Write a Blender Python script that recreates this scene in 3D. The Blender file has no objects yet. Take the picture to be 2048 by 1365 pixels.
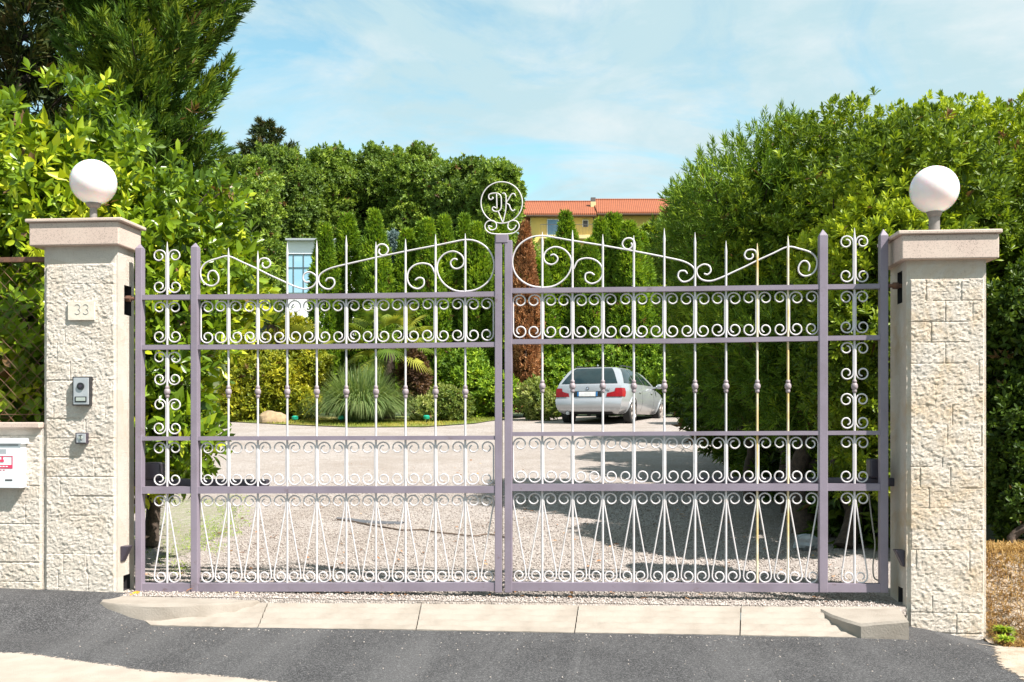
import bpy, math
import numpy as np
from mathutils import Vector, Matrix

# ------------------------------------------------------------------ basics
sc = bpy.context.scene
COL = sc.collection
PI = math.pi
F, CX, HY, ZC = 1990.0, 1024.0, 845.0, 1.0        # focal length in photo pixels, optical centre, horizon row, eye height
YAW = math.radians(5.0)                            # the camera looks 5 degrees left of the gate's normal
CA, SA = math.cos(YAW), math.sin(YAW)
RNG = np.random.default_rng(7)


def pt(px, py, t):
    """a point t metres in front of the camera, seen at photo pixel (px, py) from the photographer's standpoint"""
    a = (px - CX) / F
    return np.array([(a * CA - SA) * t, (a * SA + CA) * t, ZC + (HY - py) / F * t])


def on_y(px, py, Y):
    a = (px - CX) / F
    return pt(px, py, Y / (a * SA + CA))


def gz(X, Y):
    """height of the land behind the gate: the drive climbs gently, a hill rises beyond the garden"""
    X = np.asarray(X, float); Y = np.asarray(Y, float)
    z = 0.0514 * np.clip(Y - 5.7, 0, 22) + 0.03 * np.clip(Y - 27.7, 0, 8)
    k = np.clip((Y - 33) / 6, 0, 1); k = k * k * (3 - 2 * k)
    return z + k * 0.235 * np.clip(Y - 34, 0, 90) + 0.05 * np.clip(Y - 124, 0, 200)


def gpt(px, t):
    p = pt(px, 0, t); p[2] = float(gz(p[0], p[1])); return p


ORG = {}


def setp(o, label=None, cat=None, group=None, kind=None):
    if label: o['label'] = label
    if cat: o['category'] = cat
    if group: o['group'] = group
    if kind: o['kind'] = kind
    return o


def thing(name, label, cat, loc=(0, 0, 0), rz=0.0, group=None):
    o = bpy.data.objects.new(name, None); COL.objects.link(o)
    o.empty_display_size = 0.2
    o.location = loc; o.rotation_euler = (0, 0, rz)
    ORG[o.name] = np.array(loc, float)
    return setp(o, label, cat, group)


class MB:
    def __init__(s): s.v = []; s.f = []

    def add(s, vs, fs):
        b = len(s.v); s.v.extend([tuple(map(float, q)) for q in vs]); s.f.extend([tuple(b + i for i in f) for f in fs]); return s

    def hexa(s, c):                                # c: 4 front corners (bl, br, tr, tl), 4 back corners
        return s.add(c, [(0, 1, 2, 3), (5, 4, 7, 6), (4, 0, 3, 7), (1, 5, 6, 2), (3, 2, 6, 7), (4, 5, 1, 0)])

    def box(s, x0, x1, y0, y1, z0, z1):
        return s.hexa([(x0, y0, z0), (x1, y0, z0), (x1, y0, z1), (x0, y0, z1), (x0, y1, z0), (x1, y1, z0), (x1, y1, z1), (x0, y1, z1)])

    def prism(s, top, bot):
        n = len(top); fs = [tuple(range(n)), tuple(range(2 * n - 1, n - 1, -1))]
        for i in range(n):
            j = (i + 1) % n; fs.append((i, n + i, n + j, j))
        return s.add(list(top) + list(bot), fs)

    def tube(s, path, r, n=8, cap=True):
        P = np.array(path, float); m = len(P)
        R = np.full(m, r) if np.isscalar(r) else np.array(r, float)
        T = np.gradient(P, axis=0); T /= np.maximum(np.linalg.norm(T, axis=1, keepdims=True), 1e-9)
        up = np.array([0, 0, 1.0]) if abs(T[0][2]) < 0.9 else np.array([0, 1.0, 0])
        vs = []; A = np.cross(T[0], up); A /= np.linalg.norm(A)
        for i in range(m):
            A = A - T[i] * A.dot(T[i]); A /= max(np.linalg.norm(A), 1e-9); B = np.cross(T[i], A)
            for k in range(n):
                w = 2 * PI * k / n; vs.append(P[i] + R[i] * (math.cos(w) * A + math.sin(w) * B))
        fs = []
        for i in range(m - 1):
            for k in range(n):
                k2 = (k + 1) % n; fs.append((i * n + k, i * n + k2, (i + 1) * n + k2, (i + 1) * n + k))
        if cap: fs += [tuple(range(n - 1, -1, -1)), tuple(range((m - 1) * n, m * n))]
        return s.add(vs, fs)

    def lathe(s, c, zr, n=24):
        vs = []; m = len(zr)
        for z, r in zr:
            for k in range(n):
                w = 2 * PI * k / n; vs.append((c[0] + r * math.cos(w), c[1] + r * math.sin(w), c[2] + z))
        fs = [tuple(range(n - 1, -1, -1)), tuple(range((m - 1) * n, m * n))]
        for i in range(m - 1):
            for k in range(n):
                k2 = (k + 1) % n; fs.append((i * n + k, i * n + k2, (i + 1) * n + k2, (i + 1) * n + k))
        return s.add(vs, fs)

    def ball(s, c, r, n=16, m=10, sq=(1, 1, 1), zmin=-1):
        zr = []
        for i in range(m + 1):
            a = -PI / 2 + PI * i / m
            zr.append((max(math.sin(a), zmin) * r, max(math.cos(a), 0.02) * r))
        b = len(s.v); s.lathe((0, 0, 0), zr, n)
        for i in range(b, len(s.v)):
            q = s.v[i]; s.v[i] = (c[0] + q[0] * sq[0], c[1] + q[1] * sq[1], c[2] + q[2] * sq[2])
        return s

    def grid(s, P):                                # P: (n, m, 3)
        P = np.asarray(P, float); n, m = P.shape[:2]
        fs = [(i * m + j, i * m + j + 1, (i + 1) * m + j + 1, (i + 1) * m + j) for i in range(n - 1) for j in range(m - 1)]
        return s.add(P.reshape(-1, 3), fs)


def obj(name, mb, mat, parent=None, smooth=False, angle=40, local=False, origin=None):
    me = bpy.data.meshes.new(name)
    V = np.array(mb.v, float)
    if parent is not None:
        off = np.zeros(3) if local else ORG[parent.name]
        loc = np.zeros(3)
    else:
        off = np.array([(V[:, 0].min() + V[:, 0].max()) / 2, (V[:, 1].min() + V[:, 1].max()) / 2, V[:, 2].min()]) if origin is None else np.array(origin, float)
        loc = off
    me.from_pydata((V - off).tolist(), [], mb.f)
    if mat is not None: me.materials.append(mat)
    if smooth:
        me.polygons.foreach_set('use_smooth', [True] * len(me.polygons))
        me.set_sharp_from_angle(angle=math.radians(angle))
    me.update()
    o = bpy.data.objects.new(name, me); COL.objects.link(o)
    o.location = loc
    if parent is not None: o.parent = parent
    ORG[o.name] = off
    return o


def copy_tree(o, parent=None):
    c = o.copy(); COL.objects.link(c)
    if parent is not None: c.parent = parent
    for ch in o.children: copy_tree(ch, c)
    return c


def catmull(p, k=5):
    p = [np.array(q, float) for q in p]; p = [2 * p[0] - p[1]] + p + [2 * p[-1] - p[-2]]
    out = []
    for i in range(1, len(p) - 2):
        a, b, c, d = p[i - 1], p[i], p[i + 1], p[i + 2]
        for j in range(k):
            t = j / k
            out.append(0.5 * (2 * b + (c - a) * t + (2 * a - 5 * b + 4 * c - d) * t * t + (3 * b - a - 3 * c + d) * t ** 3))
    out.append(p[-2]); return out


# ------------------------------------------------------------------ materials
def newmat(name):
    m = bpy.data.materials.new(name); m.use_nodes = True
    nt = m.node_tree; b = nt.nodes['Principled BSDF']
    return m, nt, b


def N(nt, typ, **kw):
    n = nt.nodes.new(typ)
    for k, v in kw.items():
        if k in n.inputs: n.inputs[k].default_value = v
        else: setattr(n, k, v)
    return n


def rgb(c): return (c[0], c[1], c[2], 1)


def mixc(nt, fac, a, b):
    m = nt.nodes.new('ShaderNodeMix'); m.data_type = 'RGBA'
    for s, v in ((0, fac), (6, a), (7, b)):
        if isinstance(v, (int, float)): m.inputs[s].default_value = v
        elif isinstance(v, (tuple, list)): m.inputs[s].default_value = rgb(v)
        else: nt.links.new(v, m.inputs[s])
    return m.outputs[2]


def ramp(nt, src, stops):
    r = nt.nodes.new('ShaderNodeValToRGB'); e = r.color_ramp.elements
    while len(e) < len(stops): e.new(0.5)
    for q, (p, c) in zip(e, stops):
        q.position = p; q.color = rgb(c) if isinstance(c, (tuple, list)) else (c, c, c, 1)
    nt.links.new(src, r.inputs[0]); return r.outputs[0]


def noise(nt, scale, detail=4, rough=0.55, vec=None, dist=0.0):
    n = N(nt, 'ShaderNodeTexNoise'); n.inputs['Scale'].default_value = scale; n.inputs['Detail'].default_value = detail
    n.inputs['Roughness'].default_value = rough; n.inputs['Distortion'].default_value = dist
    if vec is None:
        tc = N(nt, 'ShaderNodeTexCoord'); vec = tc.outputs['Object']
    nt.links.new(vec, n.inputs['Vector']); return n.outputs['Fac']


def voro(nt, scale, feature='F1', out='Color'):
    v = N(nt, 'ShaderNodeTexVoronoi'); v.feature = feature; v.inputs['Scale'].default_value = scale
    tc = N(nt, 'ShaderNodeTexCoord'); nt.links.new(tc.outputs['Object'], v.inputs['Vector']); return v.outputs[out]


def bump(nt, b, h, strength, dist=0.01):
    n = N(nt, 'ShaderNodeBump'); n.inputs['Strength'].default_value = strength; n.inputs['Distance'].default_value = dist
    nt.links.new(h, n.inputs['Height']); nt.links.new(n.outputs[0], b.inputs['Normal'])


def simple(name, c, c2=None, rough=0.6, metal=0.0, scale=8.0, bmp=0.0, bs=60.0, lo=0.4, hi=0.6, spec=0.5, coat=0.0):
    m, nt, b = newmat(name)
    b.inputs['Roughness'].default_value = rough; b.inputs['Metallic'].default_value = metal
    b.inputs['Specular IOR Level'].default_value = spec; b.inputs['Coat Weight'].default_value = coat
    if c2 is None: c2 = tuple(x * 0.8 for x in c)
    f = ramp(nt, noise(nt, scale, 6, 0.6), [(lo, 0.0), (hi, 1.0)])
    nt.links.new(mixc(nt, f, c, c2), b.inputs['Base Color'])
    if bmp: bump(nt, b, noise(nt, bs, 5, 0.65), bmp)
    return m


def leafmat(name, c0, c1, c2, trans=0.29, rough=0.45, spec=0.25, tint=(1.25, 1.2, 0.6), gain=1.25, dead=(0.17, 0.10, 0.045)):
    if gain != 1: c0, c1, c2 = [tuple(v * gain for v in q) for q in (c0, c1, c2)]
    m, nt, b = newmat(name)
    at = N(nt, 'ShaderNodeAttribute'); at.attribute_name = 'rnd'
    col = ramp(nt, at.outputs['Fac'], [(0.0, c0), (0.5, c1), (0.965, c2), (0.985, dead or c2)])
    nt.links.new(col, b.inputs['Base Color'])
    b.inputs['Roughness'].default_value = rough; b.inputs['Specular IOR Level'].default_value = spec
    tr = N(nt, 'ShaderNodeBsdfTranslucent')
    mul = nt.nodes.new('ShaderNodeMix'); mul.data_type = 'RGBA'; mul.blend_type = 'MULTIPLY'; mul.inputs[0].default_value = 1
    nt.links.new(col, mul.inputs[6]); mul.inputs[7].default_value = rgb(tint)
    nt.links.new(mul.outputs[2], tr.inputs[0])
    ms = N(nt, 'ShaderNodeMixShader'); ms.inputs[0].default_value = trans
    nt.links.new(b.outputs[0], ms.inputs[1]); nt.links.new(tr.outputs[0], ms.inputs[2])
    nt.links.new(ms.outputs[0], nt.nodes['Material Output'].inputs[0])
    return m


def stonemat(name, base, stain, amount):
    m, nt, b = newmat(name)
    b.inputs['Roughness'].default_value = 0.85; b.inputs['Specular IOR Level'].default_value = 0.2
    f1 = ramp(nt, noise(nt, 6, 6, 0.65), [(0.35, 0.0), (0.7, 1.0)])
    c = mixc(nt, f1, base, tuple(x * 0.86 for x in base))
    vb = voro(nt, 7.5); sb = N(nt, 'ShaderNodeSeparateColor'); nt.links.new(vb, sb.inputs[0])
    c = mixc(nt, ramp(nt, sb.outputs[0], [(0.45, 0.0), (1.0, 0.45)]), c, (base[0] * 0.80, base[1] * 0.74, base[2] * 0.66))
    f2 = ramp(nt, noise(nt, 2.6, 5, 0.7, dist=0.6), [(amount, 0.0), (amount + 0.2, 0.75)])
    c = mixc(nt, f2, c, stain)
    f3 = ramp(nt, noise(nt, 90, 3, 0.7), [(0.3, 0.0), (0.42, 1.0)])
    c = mixc(nt, f3, mixc(nt, 0.3, c, (0.33, 0.28, 0.22)), c)
    nt.links.new(c, b.inputs['Base Color'])
    bump(nt, b, noise(nt, 70, 9, 0.85, dist=1.2), 1.0, 0.014)
    return m


def granitemat(name, base):
    m, nt, b = newmat(name)
    b.inputs['Roughness'].default_value = 0.7
    f = ramp(nt, noise(nt, 170, 3, 0.8), [(0.36, 0.0), (0.46, 1.0)])
    c = mixc(nt, f, tuple(x * 0.42 for x in base), base)
    f2 = ramp(nt, noise(nt, 5, 4), [(0.4, 0.0), (0.7, 1.0)])
    c = mixc(nt, f2, c, mixc(nt, 0.4, c, (0.6, 0.5, 0.42)))
    nt.links.new(c, b.inputs['Base Color']); bump(nt, b, noise(nt, 200, 3, 0.7), 0.2, 0.003)
    return m


def gravelmat(name='gravel', green=False):
    m, nt, b = newmat(name)
    b.inputs['Roughness'].default_value = 0.9; b.inputs['Specular IOR Level'].default_value = 0.15
    v = N(nt, 'ShaderNodeTexVoronoi'); v.inputs['Scale'].default_value = 88
    tc = N(nt, 'ShaderNodeTexCoord'); nt.links.new(tc.outputs['Object'], v.inputs['Vector'])
    sep = N(nt, 'ShaderNodeSeparateColor'); nt.links.new(v.outputs['Color'], sep.inputs[0])
    c = ramp(nt, sep.outputs[0], [(0.0, (0.21, 0.18, 0.165)), (0.25, (0.37, 0.325, 0.295)), (0.65, (0.45, 0.40, 0.37)), (1.0, (0.54, 0.49, 0.46))])
    e = ramp(nt, v.outputs['Distance'], [(0.35, 1.0), (0.75, 0.55)])
    c = mixc(nt, e, (0.20, 0.17, 0.155), c)
    big = ramp(nt, noise(nt, 0.9, 7, 0.7), [(0.42, 0.0), (0.62, 1.0)])
    c = mixc(nt, big, c, mixc(nt, 0.5, c, (0.25, 0.205, 0.17)))
    mid = ramp(nt, noise(nt, 11, 5, 0.8), [(0.35, 0.0), (0.65, 1.0)])
    c = mixc(nt, mid, mixc(nt, 0.28, c, (0.15, 0.125, 0.11)), c)
    if green:
        g = ramp(nt, noise(nt, 16, 7, 0.85), [(0.40, 0.0), (0.60, 1.0)])
        c = mixc(nt, g, c, mixc(nt, 0.68, c, (0.17, 0.21, 0.07)))
    nt.links.new(c, b.inputs['Base Color'])
    inv = N(nt, 'ShaderNodeMath'); inv.operation = 'SUBTRACT'; inv.inputs[0].default_value = 1.0
    nt.links.new(v.outputs['Distance'], inv.inputs[1])
    bump(nt, b, inv.outputs[0], 0.75, 0.012)
    return m


def asphaltmat(name, c, worn):
    m, nt, b = newmat(name)
    b.inputs['Roughness'].default_value = 0.85; b.inputs['Specular IOR Level'].default_value = 0.25
    tc = N(nt, 'ShaderNodeTexCoord')
    mp = N(nt, 'ShaderNodeMapping'); mp.inputs['Scale'].default_value = (2.4, 0.22, 1); mp.inputs['Rotation'].default_value = (0, 0, 0.10)
    nt.links.new(tc.outputs['Object'], mp.inputs[0])
    f = ramp(nt, noise(nt, 1.1, 5, 0.6, mp.outputs[0], 0.4), [(0.48, 0.0), (0.62, 0.9)])
    col = mixc(nt, f, c, worn)
    pt_ = ramp(nt, noise(nt, 2.2, 6, 0.7), [(0.40, 0.0), (0.66, 0.6)])
    col = mixc(nt, pt_, col, worn)
    v = voro(nt, 230); sep = N(nt, 'ShaderNodeSeparateColor'); nt.links.new(v, sep.inputs[0])
    g = ramp(nt, sep.outputs[0], [(0.0, 0.0), (0.5, 0.12), (0.85, 0.5), (1.0, 1.0)])
    col = mixc(nt, g, col, tuple(min(1, x * 2.6) for x in worn))
    sp = ramp(nt, noise(nt, 420, 2, 0.6), [(0.35, 0.0), (0.55, 1.0)])
    col = mixc(nt, sp, mixc(nt, 0.5, col, (0.02, 0.02, 0.022)), col)
    nt.links.new(col, b.inputs['Base Color'])
    bump(nt, b, noise(nt, 260, 4, 0.7), 0.6, 0.006)
    return m


M = {}


def soft_edge(m, scale=60, amp=0.05):
    """dust that thins out towards the rim of a sheet: bare patches let the ground below show"""
    nt = m.node_tree; at = N(nt, 'ShaderNodeAttribute'); at.attribute_name = 'rim'
    n1 = noise(nt, scale, 5, 0.7); ad = N(nt, 'ShaderNodeMath'); ad.operation = 'MULTIPLY_ADD'
    nt.links.new(n1, ad.inputs[0]); ad.inputs[1].default_value = -amp * 2; nt.links.new(at.outputs['Fac'], ad.inputs[2])
    f = ramp(nt, ad.outputs[0], [(0.0, 1.0), (0.012, 0.0)])
    tr = N(nt, 'ShaderNodeBsdfTransparent'); ms = N(nt, 'ShaderNodeMixShader'); nt.links.new(f, ms.inputs[0])
    nt.links.new(nt.nodes['Principled BSDF'].outputs[0], ms.inputs[1]); nt.links.new(tr.outputs[0], ms.inputs[2])
    nt.links.new(ms.outputs[0], nt.nodes['Material Output'].inputs[0]); return m


def set_rim(o, vals):
    a = o.data.attributes.new('rim', 'FLOAT', 'POINT'); a.data.foreach_set('value', np.asarray(vals, np.float32).ravel())


M['stone'] = stonemat('cream_split_stone', (0.73, 0.655, 0.575), (0.60, 0.47, 0.32), 0.56)
M['stone_stained'] = stonemat('ochre_stained_split_stone', (0.74, 0.66, 0.575), (0.62, 0.44, 0.25), 0.47)
M['stone_smooth'] = simple('sawn_cream_stone', (0.63, 0.57, 0.48), (0.55, 0.49, 0.41), 0.75, scale=5, bmp=0.25, bs=40)
M['granite'] = granitemat('pink_granite', (0.51, 0.395, 0.335))
M['kerb'] = simple('white_kerb_stone', (0.305, 0.265, 0.225), (0.225, 0.19, 0.155), 0.8, scale=5, lo=0.42, hi=0.72, bmp=0.35, bs=90)
M['lavender'] = simple('lavender_grey_paint', (0.225, 0.188, 0.232), (0.175, 0.142, 0.175), 0.42, scale=3.5, lo=0.45, hi=0.75, bmp=0.08, bs=120)
M['white_iron'] = simple('white_painted_iron', (0.62, 0.585, 0.59), (0.54, 0.505, 0.51), 0.4, scale=14, bmp=0.08, bs=150)
M['rust_iron'] = simple('white_iron_with_rust_run', (0.62, 0.42, 0.14), (0.76, 0.70, 0.62), 0.55, scale=5, lo=0.35, hi=0.7)
M['collar'] = simple('weathered_grey_cast_iron', (0.33, 0.27, 0.29), (0.24, 0.19, 0.20), 0.5, scale=60)
M['rust'] = simple('rusty_steel', (0.19, 0.09, 0.05), (0.10, 0.05, 0.035), 0.8, scale=25, bmp=0.3, bs=200)
M['dark_slot'] = simple('dark_hollow', (0.03, 0.026, 0.028), rough=0.9)
M['dark_metal'] = simple('dark_purple_metal', (0.045, 0.036, 0.052), (0.06, 0.05, 0.066), 0.45, scale=12)
nt_ = M['lavender'].node_tree; b_ = nt_.nodes['Principled BSDF']; src = b_.inputs['Base Color'].links[0].from_socket
st_ = ramp(nt_, noise(nt_, 9, 7, 0.75), [(0.60, 0.0), (0.70, 0.75)])
nt_.links.new(mixc(nt_, st_, src, (0.13, 0.085, 0.085)), b_.inputs['Base Color'])
nt_ = M['white_iron'].node_tree; b_ = nt_.nodes['Principled BSDF']; src = b_.inputs['Base Color'].links[0].from_socket
st_ = ramp(nt_, noise(nt_, 17, 6, 0.75), [(0.62, 0.0), (0.72, 0.6)])
nt_.links.new(mixc(nt_, st_, src, (0.40, 0.29, 0.20)), b_.inputs['Base Color'])
M['globe'] = simple('opal_glass', (0.80, 0.785, 0.78), (0.77, 0.755, 0.745), 0.10, scale=2, spec=0.5)
M['globe'].node_tree.nodes['Principled BSDF'].inputs['Subsurface Weight'].default_value = 0.7
M['globe'].node_tree.nodes['Principled BSDF'].inputs['Subsurface Scale'].default_value = 0.12
M['lamp_metal'] = simple('grey_lamp_metal', (0.22, 0.20, 0.185), (0.16, 0.145, 0.13), 0.5, scale=30)
M['steel'] = simple('brushed_steel', (0.46, 0.47, 0.49), (0.40, 0.41, 0.43), 0.4, 0.35, scale=20)
M['black'] = simple('black_plastic', (0.02, 0.02, 0.022), rough=0.4)
M['grey_plate'] = simple('grey_green_nameplate', (0.38, 0.42, 0.38), rough=0.4)
M['white_paint'] = simple('white_enamel', (0.80, 0.81, 0.83), (0.77, 0.78, 0.80), 0.35, scale=6)
M['red_print'] = simple('red_print', (0.62, 0.05, 0.11), (0.55, 0.04, 0.10), 0.5)
M['grey_window'] = simple('mailbox_grey_window', (0.36, 0.38, 0.40), rough=0.3)
M['engrave'] = simple('engraved_grey', (0.42, 0.385, 0.35), rough=0.8)
M['gravel'] = gravelmat()
M['asphalt'] = asphaltmat('fresh_asphalt', (0.021, 0.0205, 0.0222), (0.072, 0.070, 0.071))
M['old_paving'] = simple('pale_worn_paving', (0.37, 0.315, 0.265), (0.29, 0.24, 0.20), 0.9, scale=7, lo=0.35, hi=0.75, bmp=0.5, bs=160)
M['dirt'] = simple('dry_dirt', (0.40, 0.335, 0.27), (0.31, 0.245, 0.18), 0.95, scale=9, bmp=0.8, bs=50)
M['soil'] = simple('hill_soil', (0.04, 0.065, 0.018), (0.075, 0.085, 0.03), 0.95, scale=0.9, bmp=0.5, bs=4)
M['lawn'] = simple('lawn_ground', (0.13, 0.17, 0.035), (0.22, 0.18, 0.06), 0.95, scale=2.0, bmp=0.6, bs=60)
M['weeds'] = gravelmat('weedy_gravel', True)
M['bark'] = simple('brown_bark', (0.085, 0.058, 0.042), (0.05, 0.035, 0.026), 0.9, scale=30, bmp=0.8, bs=60)
M['grey_bark'] = simple('grey_bark', (0.15, 0.125, 0.10), (0.09, 0.075, 0.06), 0.9, scale=30, bmp=0.8, bs=60)
M['rock'] = simple('beige_rock', (0.36, 0.26, 0.15), (0.27, 0.19, 0.11), 0.9, scale=9, bmp=0.7, bs=20)
M['teal'] = simple('teal_plastic', (0.0, 0.30, 0.19), rough=0.5)
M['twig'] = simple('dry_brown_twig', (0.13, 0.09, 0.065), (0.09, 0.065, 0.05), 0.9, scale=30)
M['painted_shadow'] = simple('painted_shadow_grey', (0.07, 0.075, 0.085), (0.10, 0.10, 0.11), 0.8, scale=30)  # shade put into the colour: dark grey for a shadow across the gravel
M['cable'] = simple('pale_grey_cable', (0.34, 0.33, 0.29), rough=0.6)
M['clear_bag'] = simple('translucent_plastic_film', (0.36, 0.38, 0.40), (0.24, 0.26, 0.28), 0.25, scale=10)
M['orange_leaf'] = simple('orange_leaf', (0.75, 0.33, 0.02), (0.65, 0.24, 0.02), 0.5, scale=20)
# foliage
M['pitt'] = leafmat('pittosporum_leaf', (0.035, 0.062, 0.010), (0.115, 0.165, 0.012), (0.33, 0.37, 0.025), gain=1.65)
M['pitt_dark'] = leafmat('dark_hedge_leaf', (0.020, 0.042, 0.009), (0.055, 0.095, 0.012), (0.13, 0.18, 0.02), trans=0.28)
M['feather'] = leafmat('feathery_leaf', (0.035, 0.070, 0.012), (0.085, 0.140, 0.014), (0.21, 0.27, 0.025), gain=1.9)
M['laurel'] = leafmat('laurel_leaf', (0.028, 0.062, 0.008), (0.125, 0.190, 0.010), (0.48, 0.48, 0.03), rough=0.32, spec=0.4, gain=1.55)
M['cypress'] = leafmat('cypress_spray', (0.018, 0.042, 0.008), (0.058, 0.105, 0.012), (0.20, 0.235, 0.022), trans=0.25, rough=0.6, gain=1.6)
M['conifer_dark'] = leafmat('dark_conifer_spray', (0.014, 0.026, 0.009), (0.036, 0.055, 0.012), (0.12, 0.075, 0.03), trans=0.2, rough=0.6)
M['thuja'] = leafmat('thuja_spray', (0.026, 0.055, 0.008), (0.080, 0.135, 0.010), (0.20, 0.25, 0.016), trans=0.25, rough=0.6, gain=2.1)
M['dead_thuja'] = leafmat('dead_brown_spray', (0.10, 0.045, 0.02), (0.23, 0.105, 0.045), (0.36, 0.20, 0.09), trans=0.2, rough=0.8, tint=(1.1, 1, 0.8), gain=1.6)
M['spruce'] = leafmat('blue_spruce_needle', (0.10, 0.16, 0.15), (0.20, 0.28, 0.27), (0.33, 0.41, 0.40), trans=0.15, rough=0.7, tint=(1, 1, 1), gain=1.1)
M['decid'] = leafmat('deciduous_leaf', (0.036, 0.062, 0.013), (0.088, 0.132, 0.020), (0.175, 0.220, 0.032), trans=0.3, gain=2.1)
M['decid_b'] = leafmat('deeper_deciduous_leaf', (0.030, 0.052, 0.013), (0.066, 0.104, 0.018), (0.130, 0.172, 0.027), trans=0.3, gain=2.1)
M['golden'] = leafmat('golden_shrub_leaf', (0.08, 0.12, 0.012), (0.23, 0.24, 0.018), (0.46, 0.40, 0.03))
M['varieg'] = leafmat('variegated_leaf', (0.06, 0.11, 0.02), (0.18, 0.22, 0.05), (0.42, 0.42, 0.16))
M['palm'] = leafmat('palm_frond', (0.05, 0.10, 0.018), (0.12, 0.165, 0.022), (0.30, 0.30, 0.045))
M['pampas'] = leafmat('pampas_blade', (0.08, 0.135, 0.04), (0.16, 0.235, 0.075), (0.29, 0.35, 0.14), trans=0.3, gain=1.0)
M['burgundy'] = leafmat('burgundy_leaf', (0.05, 0.03, 0.02), (0.11, 0.06, 0.035), (0.18, 0.12, 0.06))
M['drygrass'] = leafmat('dry_grass_blade', (0.17, 0.095, 0.03), (0.33, 0.19, 0.06), (0.48, 0.33, 0.13), trans=0.25, rough=0.8, tint=(1, 1, 0.8), gain=1.1)
M['grass'] = leafmat('green_grass_blade', (0.10, 0.14, 0.02), (0.19, 0.22, 0.03), (0.38, 0.30, 0.07), rough=0.7)
M['weed'] = leafmat('weed_leaf', (0.10, 0.18, 0.02), (0.22, 0.32, 0.03), (0.38, 0.44, 0.05))
M['pebble'] = leafmat('pebble_stone', (0.18, 0.15, 0.135), (0.36, 0.31, 0.28), (0.50, 0.45, 0.41), trans=0.0, rough=0.9, spec=0.15, tint=(1, 1, 1), gain=1, dead=(0.5, 0.46, 0.42))
# house and car
M['yellow_wall'] = simple('yellow_render', (0.78, 0.56, 0.16), (0.71, 0.51, 0.16), 0.9, scale=0.4)
M['cream_wall'] = simple('cream_render', (0.66, 0.53, 0.26), (0.60, 0.48, 0.25), 0.9, scale=0.4)
M['dark_cap'] = simple('dark_chimney_cap', (0.10, 0.09, 0.09), rough=0.7)
M['blue_glass'] = simple('sky_blue_glass', (0.10, 0.22, 0.38), (0.14, 0.28, 0.44), 0.08, scale=0.5, spec=0.8)
M['light_glass'] = simple('pale_blue_glass', (0.26, 0.47, 0.60), (0.33, 0.53, 0.64), 0.1, scale=0.7, spec=0.8)
M['white_wall'] = simple('white_render', (0.80, 0.80, 0.80), (0.76, 0.76, 0.77), 0.8, scale=0.8)
M['eave'] = simple('dark_brown_eave', (0.10, 0.06, 0.04), rough=0.8)
M['silver'] = simple('silver_car_paint', (0.40, 0.412, 0.435), (0.365, 0.377, 0.40), 0.28, 0.4, scale=1.0, coat=0.8)
M['car_glass'] = simple('dark_car_glass', (0.012, 0.024, 0.026), rough=0.05, spec=0.7)
M['red_lens'] = simple('red_lamp_lens', (0.30, 0.004, 0.008), (0.22, 0.004, 0.008), 0.3, scale=10, coat=0.1, spec=0.3)
M['tyre'] = simple('tyre_rubber', (0.02, 0.02, 0.02), rough=0.8)
M['alloy'] = simple('alloy_rim', (0.52, 0.46, 0.42), (0.40, 0.34, 0.30), 0.35, 0.5, scale=8)
M['plate_white'] = simple('plate_white', (0.80, 0.80, 0.80), rough=0.4)
M['plate_blue'] = simple('plate_blue', (0.02, 0.16, 0.40), rough=0.4)


def tilemat():
    m, nt, b = newmat('terracotta_tiles'); b.inputs['Roughness'].default_value = 0.85
    tc = N(nt, 'ShaderNodeTexCoord')
    w = N(nt, 'ShaderNodeTexWave'); w.wave_type = 'BANDS'; w.bands_direction = 'X'; w.inputs['Scale'].default_value = 1.6
    w.inputs['Distortion'].default_value = 0.3
    nt.links.new(tc.outputs['Object'], w.inputs[0])
    w2 = N(nt, 'ShaderNodeTexWave'); w2.wave_type = 'BANDS'; w2.bands_direction = 'Y'; w2.inputs['Scale'].default_value = 1.0
    nt.links.new(tc.outputs['Object'], w2.inputs[0])
    f = ramp(nt, noise(nt, 1.6, 6, 0.7), [(0.3, 0.0), (0.7, 1.0)])
    c = mixc(nt, f, (0.30, 0.085, 0.03), (0.22, 0.06, 0.022))
    g = ramp(nt, w.outputs['Fac'], [(0.0, 0.0), (0.35, 1.0)])
    c = mixc(nt, g, mixc(nt, 0.45, c, (0.20, 0.07, 0.04)), c)
    nt.links.new(c, b.inputs['Base Color']); bump(nt, b, w.outputs['Fac'], 0.8, 0.05); return m


M['tile'] = tilemat()

# ------------------------------------------------------------------ foliage tools


def unit(a): return a / np.maximum(np.linalg.norm(a, axis=-1, keepdims=True), 1e-9)


def n3(P, seed=0.0):
    x, y, z = P[..., 0] + seed, P[..., 1] - 1.7 * seed, P[..., 2] + 0.6 * seed
    return (np.sin(1.9 * x + 1.3 * np.sin(1.1 * y)) * np.cos(1.7 * y + 0.9 * np.sin(1.5 * z)) + np.sin(2.1 * z + 1.2 * np.sin(1.3 * x + 0.4)) + 0.6 * np.sin(3.7 * x + 2.9 * y - 3.1 * z)) / 2.4


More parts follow.
